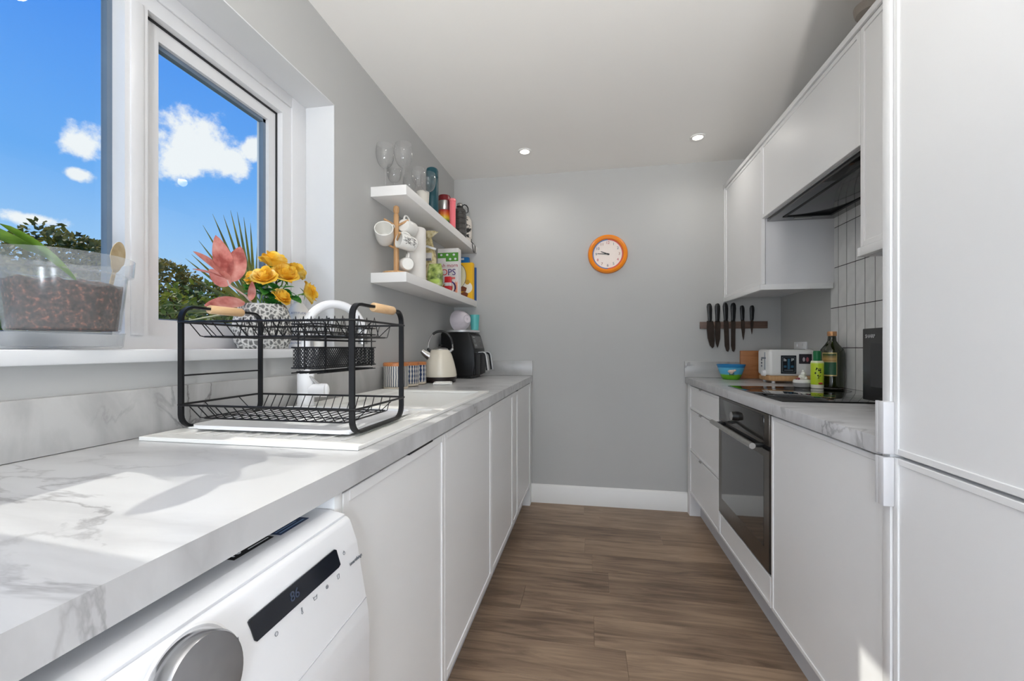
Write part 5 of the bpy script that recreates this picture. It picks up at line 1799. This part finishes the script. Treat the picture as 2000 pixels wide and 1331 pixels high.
# cutlery basket hung inside the right end
cb0, cb1, cy0_, cy1_ = -0.645, -0.582, 0.846, 1.092
b = MB()
b.box(cb0, cy0_, 1.064, cb0 + 0.001, cy1_, 1.111).box(cb1 - 0.001, cy0_, 1.064, cb1, cy1_, 1.111)
b.box(cb0, cy0_, 1.064, cb1, cy0_ + 0.001, 1.111).box(cb0, cy1_ - 0.001, 1.064, cb1, cy1_, 1.111)
b.box(cb0, cy0_, 1.063, cb1, cy1_, 1.064)
cut = b.build('cutlery_basket', mesh_holes_mat('perforated_black', (24, 25, 28)), rk, smooth=None)
b = MB()
for z in (1.0655, 1.111, 1.128, 1.146, 1.163):
    b.tube([(cb0 - 0.002, cy0_ - 0.002, z), (cb1 + 0.002, cy0_ - 0.002, z), (cb1 + 0.002, cy1_ + 0.002, z), (cb0 - 0.002, cy1_ + 0.002, z)], 0.0016, 6, True)
for (x, y) in ((cb1 + 0.002, cy0_ + 0.02), (cb1 + 0.002, 0.97), (cb1 + 0.002, cy1_ - 0.02), (cb0 - 0.002, cy0_ + 0.02), (cb0 - 0.002, 0.97), (cb0 - 0.002, cy1_ - 0.02), (cb0 + 0.03, cy0_ - 0.002), (cb0 + 0.03, cy1_ + 0.002)):
    b.tube([(x, y, 1.062), (x, y, 1.165)], 0.0016, 6)
for y in (cy0_ + 0.03, 0.97, cy1_ - 0.03):
    b.tube([(cb1 + 0.002, y, 1.163), (cb1 + 0.002, y, 1.176), (cb1 + 0.006, y, 1.177)], 0.0016, 6)
b.build('basket_frame', M_BLACK, cut)
b = MB()
for y in (cy0_ + 0.02, cy0_ + 0.028, cy1_ - 0.02):
    b.tube([(cb0 - 0.006, y, 1.056), (cb1 + 0.006, y, 1.056)], 0.0015, 6)
for x in (cb0, cb0 + 0.02, cb1 - 0.02, cb1):
    b.tube([(x, cy0_ - 0.004, 1.0545), (x, cy1_ + 0.004, 1.0545)], 0.0015, 6)
b.build('support_wire', M_BLACK, cut)
# drip tray under the rack
b = MB()
dx0, dx1, dy0, dy1 = RX0 + 0.012, RX1 - 0.010, RY0 + 0.006, RY1 + 0.09
b.box(dx0, dy0, 0.920, dx1, dy1, 0.923, 0.0012, 1)
b.tube([(p[0], p[1], 0.9245) for p in round_rect(dx0, dx1, dy0, dy1, 0.03, 5)], 0, closed=True, flat=(0.0042, 0.0016, (0, 0, 1)))
solo('drip_tray', b, mat('tray_white', (240, 240, 240), 0.3, var=0.01), 'shallow white drip tray under the dish rack', 'tray', (-0.73, 1.02, 0.920))

# ================================================================== SILL THINGS
ZS = 1.1075
# clear pot with soil
PX_, PY_ = -1.036, 0.688
pot = thing('plant_pot', 'clear plastic pot of dark soil standing on the sill', 'plant pot', (PX_, PY_, ZS))
MB().lathe([(0, 0.034), (0.080, 0.034), (0.083, 0.04), (0.094, 0.150), (0.1035, 0.152), (0.106, 0.186), (0.1045, 0.186), (0.102, 0.153), (0.0925, 0.151), (0.0815, 0.041), (0, 0.036)], 56).build('shell', M_CLEARPL, pot, False)
b = MB()


def soil(u_, v_):
    a = 2 * PI * u_
    if v_ < 0.6:
        f = v_ / 0.6
        r, z = 0.0775 + 0.0085 * f, 0.038 + 0.094 * f
    else:
        f = (v_ - 0.6) / 0.4
        r, z = 0.086 * (1 - f), 0.132
    n_ = noise.noise(Vector((math.cos(a) * r * 60, math.sin(a) * r * 60, z * 70)))
    z += (0.012 * noise.noise(Vector((math.cos(a) * 2.2, math.sin(a) * 2.2, r * 20))) + 0.004 * n_) * (1 if v_ > 0.45 else 0)
    r -= max(0, 0.0022 * n_) if v_ <= 0.6 else 0
    return (r * math.cos(a), r * math.sin(a), z)


b.grid(soil, 120, 40)
b.build('soil', blotch_mat('soil', [(24, 17, 14), (58, 42, 36), (84, 60, 50), (150, 92, 70)], 130, 0.95, (0.3, 0.46, 0.58, 0.7)), pot, False, smooth=None)
MB().lathe([(0, 0.001), (0.082, 0.001), (0.086, 0.004), (0.089, 0.03), (0.0905, 0.033), (0.088, 0.033), (0.0845, 0.006), (0, 0.003)], 56).build('saucer', M_CLEARPL, pot, False)
M_LEAFG = blotch_mat('leaf_green', [(54, 84, 22), (96, 132, 44), (142, 168, 72)], 14, 0.45, (0.35, 0.5, 0.68), trans=0.35)


def leaf_mesh(L_, W_, bend=0.3, fold=0.15, n=12, tip=1.0):
    """ovate leaf along +x from the origin, bending down in z"""
    b = MB()

    def fn(u_, v_):
        w = W_ * (math.sin(PI * min(1, u_ ** 0.8)) ** 0.75) * 0.5
        s_ = (v_ - 0.5) * 2
        return (L_ * u_, s_ * w, -bend * L_ * u_ * u_ + fold * abs(s_) * w)
    b.grid(fn, n, 6)
    return b


b = leaf_mesh(0.20, 0.07, 0.05, 0.3)
M_ = Matrix.Translation((-0.01, -0.22, 0.225)) @ Matrix.Rotation(math.radians(85), 4, 'Z') @ Matrix.Rotation(math.radians(12), 4, 'Y')
b.xf(M_).build('leaf', M_LEAFG, pot, False)
b = leaf_mesh(0.14, 0.05, 0.05, 0.3)
b.xf(Matrix.Translation((0.0, -0.10, 0.225)) @ Matrix.Rotation(math.radians(75), 4, 'Z') @ Matrix.Rotation(math.radians(38), 4, 'Y')).build('leaf', M_LEAFG, pot, False)
# plant tag clipped on the rim
tc_ = atX(217, 512, -1.0)
t = thing('plant_tag', 'oval cream plant tag stuck in the clear pot', 'plant tag', (tc_.x, tc_.y, 1.245))
b = MB()
pts = [(0.021 * math.cos(a) * (1 if math.sin(a) > -0.3 else 0.8), 0.036 * math.sin(a)) for a in [2 * PI * k / 28 for k in range(28)]]
b.prism([(p[0], p[1] + 0.064) for p in pts], 'x', -0.0008, 0.0008)
b.box(-0.0008, -0.005, 0.0, 0.0008, 0.005, 0.034)
b.xf(Matrix.Rotation(0.35, 4, 'Z') @ Matrix.Rotation(-0.30, 4, 'X'))
b.build('card', blotch_mat('tag_card', [(150, 128, 92), (178, 158, 122), (206, 192, 160)], 9, 0.6), t, False)

# vase
vx_, vy_ = -1.040, YatX(514, -1.040)
vs = thing('vase', 'grey honeycomb-textured ceramic vase on the sill', 'vase', (vx_, vy_, ZS))
b = MB()


def vase(u_, v_):
    a = 2 * PI * u_
    if v_ < 0.86:
        f = v_ / 0.86
        r = 0.056 + 0.030 * math.sin(PI * min(1, 0.14 + f * 0.80)) ** 0.8
        z = 0.142 * f
        p = Vector((math.cos(a) * 0.086, math.sin(a) * 0.086, z))
        d = noise.voronoi(p * 74)[0]
        r -= 0.0065 * max(0, 1 - d[0] / 0.65) ** 1.0
        return (r * math.cos(a), r * math.sin(a), z)
    f = (v_ - 0.86) / 0.14
    r = 0.0655 - 0.010 * f
    z = 0.142 - 0.05 * max(0, f - 0.2)
    return (r * math.cos(a), r * math.sin(a), z)


b.grid(vase, 200, 84)
b.box(-0.045, -0.045, 0, 0.045, 0.045, 0.002)


def vase_mat():
    m = bpy.data.materials.new('vase_shaded_grey')
    m.use_nodes = True
    nt = m.node_tree
    b_ = nt.nodes['Principled BSDF']
    tc = N(nt, 'ShaderNodeTexCoord')
    vo = N(nt, 'ShaderNodeTexVoronoi', feature='DISTANCE_TO_EDGE')  # shade of the pits put into the colour: dark cells, pale edges
    vo.inputs['Scale'].default_value = 66
    nt.links.new(tc.outputs['Object'], vo.inputs['Vector'])
    rp = N(nt, 'ShaderNodeValToRGB')
    rp.color_ramp.elements[0].position = 0.04
    rp.color_ramp.elements[0].color = srgb(206, 205, 200)
    rp.color_ramp.elements[1].position = 0.20
    rp.color_ramp.elements[1].color = srgb(108, 108, 106)
    nt.links.new(vo.outputs['Distance'], rp.inputs[0])
    nt.links.new(rp.outputs[0], b_.inputs['Base Color'])
    b_.inputs['Roughness'].default_value = 0.75
    return m


b.build('body', vase_mat(), vs, False, smooth=60)
VT = Vector((vx_, vy_, ZS + 0.135))          # mouth of the vase

M_YEL = blotch_mat('rose_yellow', [(234, 176, 34), (250, 214, 82), (253, 236, 160)], 22, 0.55, (0.34, 0.5, 0.68), trans=0.35)
M_STEM = mat('stem_green', (104, 140, 58), 0.5)
M_LEAF2 = blotch_mat('rose_leaf', [(26, 84, 34), (52, 128, 48), (120, 180, 84)], 30, 0.4, (0.36, 0.52, 0.7), trans=0.3)


def rose_mesh(seed):
    b = MB()
    rr = random.Random(seed)
    for ring, (n, r, h, open_) in enumerate(((3, 0.009, 0.043, 0.05), (4, 0.014, 0.046, 0.2), (5, 0.021, 0.046, 0.45), (6, 0.027, 0.041, 0.8), (6, 0.031, 0.033, 1.15))):
        for k in range(n):
            a0 = 2 * PI * (k + 0.5 * (ring % 2)) / n + rr.uniform(-0.15, 0.15)
            sp = 2 * PI / n * 0.72
            jh = rr.uniform(0.9, 1.1)

            def fn(u_, v_):
                a = a0 + (u_ - 0.5) * 2 * sp * (0.35 + 0.65 * math.sin(PI * (0.12 + 0.62 * v_)))
                rad = r * (0.25 + 0.75 * math.sin(min(1.0, v_ * 1.3) * PI / 2)) + open_ * 0.010 * v_ ** 3
                z = h * jh * v_ - 0.16 * h * (2 * u_ - 1) ** 2 * v_ - open_ * 0.012 * v_ ** 4
                return (rad * math.cos(a), rad * math.sin(a), z)
            b.grid(fn, 6, 6)
    return b


ROSE = [(535, 512, -1.045, (0.1, 0.2, 1), 1.12, 'large yellow rose at the top of the vase'), (516, 540, -1.005, (0.3, -0.6, 0.7), 0.95, 'pale yellow rosebud facing the room'), (556, 536, -1.0, (0.5, -0.3, 0.8), 1.1, 'wide yellow rose at the centre of the bunch'),
        (580, 530, -1.03, (0.3, 0.7, 0.7), 0.85, 'yellow rosebud at the right of the bunch'), (604, 572, -0.985, (0.6, 0.6, 0.25), 1.0, 'yellow rose drooping towards the tap'), (494, 545, -1.06, (-0.3, -0.7, 0.6), 0.8, 'small yellow rose behind the pink leaves'),
        (549, 580, -0.985, (0.7, 0.0, 0.6), 0.8, 'yellow rose low among the green leaves'), (453, 513, -1.075, (-0.2, -0.3, 1), 0.75, 'yellow rose showing between two pink leaves')]
rng = random.Random(21)
LEAFM = leaf_mesh(0.056, 0.036, 0.25, 0.2, 8).mesh('leaf', M_LEAF2)
for i, (px, py, x, dv, sc, lab) in enumerate(ROSE):
    c = atX(px, py, x)
    root = VT + Vector((rng.uniform(-0.02, 0.02), rng.uniform(-0.02, 0.02), -0.05))
    t = thing('rose', lab, 'flower', root, 0, 'yellow roses in the vase')
    dv = Vector(dv).normalized()
    base = c - dv * 0.018 * sc - root
    q = dv.to_track_quat('Z', 'Y').to_matrix().to_4x4()
    b = rose_mesh(i)
    b.xf(Matrix.Translation(base) @ q @ Matrix.Scale(sc, 4))
    b.build('bloom', M_YEL, t, False, smooth=80)
    mid = base * 0.5 + Vector((0, 0, 0.02))
    MB().tube([Vector((0, 0, 0)), Vector((0, 0, 0.045)), mid, base - dv * 0.02 * sc, base + dv * 0.003], 0.0022, 8).build('stem', M_STEM, t, False)
    b = MB()
    for k in range(5):
        a = 2 * PI * k / 5
        lb_ = leaf_mesh(0.024, 0.009, 0.5, 0.1, 5)
        lb_.xf(Matrix.Translation(base) @ q @ Matrix.Scale(sc, 4) @ Matrix.Rotation(a, 4, 'Z') @ Matrix.Rotation(-0.2, 4, 'Y'))
        me = bpy.data.meshes.new('t')
        lb_.bm.to_mesh(me)
        lb_.bm.free()
        b.bm.from_mesh(me)
        bpy.data.meshes.remove(me)
    b.build('sepal', M_LEAF2, t, False)
    for k in range(5):
        f = rng.uniform(0.25, 0.8)
        p = Vector((0, 0, 0.055)).lerp(base, f)
        o = link('leaf', LEAFM, t, p)
        o.rotation_euler = (rng.uniform(-0.5, 0.5), rng.uniform(-0.7, 0.4), rng.uniform(-2.4, 1.2))
        o.scale = (sc * rng.uniform(0.7, 1.1),) * 3
# pink-leaved branch
M_PINK = blotch_mat('leaf_pink', [(160, 78, 70), (204, 124, 114), (222, 160, 148)], 26, 0.5, (0.34, 0.5, 0.7), trans=0.4)
M_PALE = mat('branch_pale', (214, 190, 184), 0.5)
br = thing('foliage_branch', 'branch of large dusty pink leaves in the vase', 'foliage', VT + Vector((-0.005, -0.02, -0.05)))
O = Vector(br.location)
joint = atX(447, 556, -1.03) - O
MB().tube([Vector((0, 0, 0)), Vector((0, -0.005, 0.045)), (joint + Vector((0, 0.02, 0.04))) * 0.55, joint, atX(437, 530, -1.035) - O], [0.003, 0.003, 0.0028, 0.0024, 0.0018], 8).build('twig', M_PALE, br, False)


def pink_leaf(p0, p1, w, roll, x0=-1.035, x1=-1.035):
    a, c = atX(p0[0], p0[1], x0), atX(p1[0], p1[1], x1)
    d = c - a
    L_ = d.length
    b = leaf_mesh(L_, w, 0.06, 0.16, 14)
    xd = d.normalized()
    nrm_ = Vector((0.85, -0.5, 0.15))
    nrm_ = (nrm_ - xd * nrm_.dot(xd)).normalized()
    nrm_ = Matrix.Rotation(roll, 3, xd) @ nrm_
    yd = nrm_.cross(xd)
    M = Matrix((xd, yd, nrm_)).transposed().to_4x4()
    M.translation = a - O
    b.xf(M).build('leaf', M_PINK, br, False)


pink_leaf((443, 545), (424, 459), 0.056, 0.2)
pink_leaf((452, 552), (470, 480), 0.056, -0.3, -1.03, -1.02)
pink_leaf((440, 538), (381, 489), 0.042, 0.7)
pink_leaf((442, 545), (378, 521), 0.034, 1.0, -1.03, -1.01)
pink_leaf((450, 557), (408, 527), 0.045, -0.5, -1.03, -1.05)
pink_leaf((478, 590), (400, 594), 0.05, 0.6, -1.03, -1.05)
pink_leaf((489, 588), (494, 550), 0.028, 0.4, -1.0, -0.985)
pink_leaf((456, 550), (457, 520), 0.03, 0.2, -1.05, -1.06)
# bottle on the sill
x = -1.06
t = thing('soap_bottle', 'white detergent bottle beside the vase', 'bottle', (x, YatX(583, x), ZS))
MB().lathe([(0, 0), (0.035, 0), (0.038, 0.004), (0.038, 0.12), (0.032, 0.145), (0.018, 0.165), (0.014, 0.17), (0, 0.17)], 36).build('body', mat('bottle_white', (240, 238, 236), 0.35, var=0.01), t, False)
MB().lathe([(0, 0.1705), (0.0155, 0.1705), (0.0155, 0.19), (0, 0.19)], 24).build('cap', M_WHITEPL, t, False)
vv = Vector((-t.location.x, -t.location.y, 0)).normalized()
rt = Vector((0, 0, 1)).cross(vv)
for s_, z, sz in (('ATTITUDE', 0.128, 0.0105), ('nature+', 0.036, 0.0155), ('technology', 0.021, 0.0125)):
    text(s_, sz, M_BLUEINK, t, vv * (0.0392 if z < 0.12 else 0.0372) + Vector((0, 0, z)), rt, (0, 0, 1), False)
x = -1.01
b = MB().lathe([(0, 0), (0.016, 0), (0.021, 0.045), (0.0195, 0.045), (0.0145, 0.003), (0, 0.003)], 28)
o = link('tumbler', b.mesh('tumbler', M_WHITECER), None, (x, YatX(622, x), ZS))
tag(o, 'small white tumbler on the sill behind the tap', 'tumbler')

# ================================================================== OUTSIDE
M_TREE = blotch_mat('tree_leaf', [(44, 50, 18), (88, 92, 32), (146, 132, 58), (182, 156, 92)], 3.5, 0.7, (0.3, 0.46, 0.6, 0.75), trans=0.3)
M_TREE2 = blotch_mat('bronze_leaf', [(60, 62, 22), (112, 106, 40), (160, 136, 66), (190, 164, 100)], 4.5, 0.7, (0.3, 0.46, 0.6, 0.75), trans=0.3)
M_HEDGE = blotch_mat('hedge_leaf', [(76, 92, 24), (124, 132, 42), (172, 162, 70)], 5, 0.7, (0.32, 0.5, 0.7), trans=0.3)
M_BARK = mat('bark', (84, 70, 56), 0.9, bump=0.4, bscale=20)


def leafy(name, label, cat, base, blobs, n, size, material, seed, group=None, trunk=None):
    """crown of small leaf quads scattered over several lobes"""
    rr = random.Random(seed)
    t = thing(name, label, cat, base, 0, group)
    V, Fc = [], []
    tot = sum(r[3] ** 2 for r in blobs)
    for cx, cy, cz, r in blobs:
        for k in range(int(n * r * r / tot)):
            d = Vector((rr.gauss(0, 1), rr.gauss(0, 1), rr.gauss(0, 1))).normalized()
            rad = r * (0.55 + 0.5 * rr.random() ** 0.5)
            rad *= 1 + 0.25 * noise.noise(Vector((cx + d.x * 2, cy + d.y * 2, cz + d.z * 2)))
            c = Vector((cx, cy, cz)) + d * rad
            a = Vector((rr.gauss(0, 1), rr.gauss(0, 1), rr.gauss(0, 1))).normalized()
            b_ = a.orthogonal().normalized()
            s_ = size * rr.uniform(0.6, 1.3)
            i = len(V)
            V += [c - a * s_, c + b_ * s_ * 0.5, c + a * s_, c - b_ * s_ * 0.5]
            Fc.append((i, i + 1, i + 2, i + 3))
    me = bpy.data.meshes.new('foliage')
    me.from_pydata(V, [], Fc)
    me.materials.append(material)
    link('foliage', me, t)
    if trunk:
        MB().tube(trunk[0], trunk[1], 10).build('trunk', M_BARK, t, False)
    return t


def gdir(px, t_):
    d = ray(px, VY) * t_
    return (d.x, d.y, -0.3)


leafy('tree', 'large dark round tree in the left window pane', 'tree', gdir(95, 10.5), [(0, 0, 3.1, 1.25), (-1.2, 0.5, 2.6, 1.1), (0.9, 0.6, 2.7, 1.0), (0.2, -0.4, 2.0, 1.4), (-1.9, -0.3, 2.9, 0.9), (0.5, 0.4, 3.4, 0.85)], 9000, 0.085, M_TREE, 1, None, ([(0, 0, 0), (0.05, 0, 1.2), (0, 0.1, 2.6)], [0.18, 0.14, 0.06]))
leafy('tree', 'bronze-green tree behind the spiky palm', 'tree', gdir(318, 17), [(0, 0, 3.6, 1.3), (-1.2, -0.6, 3.0, 1.1), (1.1, 0.8, 2.8, 1.3), (0.1, 0.2, 2.0, 1.5)], 7000, 0.11, M_TREE2, 2, None, ([(0, 0, 0), (0, 0.05, 1.2), (0.05, 0, 2.2)], [0.15, 0.11, 0.05]))
leafy('hedge', 'green hedge at the end of the garden', 'hedge', gdir(330, 7), [(x_ * 0.66, x_ * 0.75, 1.5 + 0.1 * math.sin(x_ * 3), 0.9) for x_ in [k * 0.8 - 4.5 for k in range(12)]], 12000, 0.06, M_HEDGE, 3)
# spiky palm
pc_ = ray(498, 610) * 3.6
pl = thing('palm', 'spiky palm with long sword leaves outside the window', 'palm', (pc_.x, pc_.y, -0.3))
cz_ = H + pc_.z + 0.3
MB().tube([(0, 0, 0), (0.03, 0, cz_ * 0.5), (0, 0, cz_ - 0.02)], [0.07, 0.06, 0.05], 12).build('trunk', M_BARK, pl, False)
M_SWORD = blotch_mat('sword_leaf', [(112, 104, 30), (152, 142, 48), (196, 176, 92)], 6, 0.5, (0.34, 0.5, 0.68), trans=0.25)
rr = random.Random(9)
rgt = Vector((CA, SA, 0))
fwdv = Vector((-SA, CA, 0))
tips = [(415, 418), (436, 420), (450, 411), (463, 414), (476, 424), (489, 436), (505, 445), (524, 440), (396, 440), (388, 470), (374, 497), (362, 505), (370, 540), (384, 575), (545, 470), (560, 510)]
for k in range(60):
    if k < len(tips):
        px, py = tips[k]
        dep = rr.uniform(-0.35, 0.25)
        v = ray(px, py) * (3.6 + dep) - pc_
    else:
        a = rr.uniform(0, 2 * PI)
        el = rr.uniform(-0.75, 0.25)
        v = (rgt * math.cos(a) + fwdv * math.sin(a)) * math.cos(el) + Vector((0, 0, math.sin(el)))
        v *= rr.uniform(0.6, 0.85)
    L_ = v.length
    b = MB()
    xd = v.normalized()
    yd = xd.cross(Vector((0.2, -0.6, 0.4))).normalized()
    zd = xd.cross(yd)

    def fn(u_, v_):
        w = 0.015 * (1 - u_ ** 2.2) + 0.0008
        p = xd * (L_ * u_) + yd * ((v_ - 0.5) * 2 * w) + zd * (0.3 * w * abs(v_ - 0.5) * 2)
        p.z -= (0.10 if k >= len(tips) else 0.0) * L_ * u_ * u_
        return p + Vector((0, 0, cz_))
    b.grid(fn, 6, 2)
    b.build('sword_leaf', M_SWORD, pl, False)
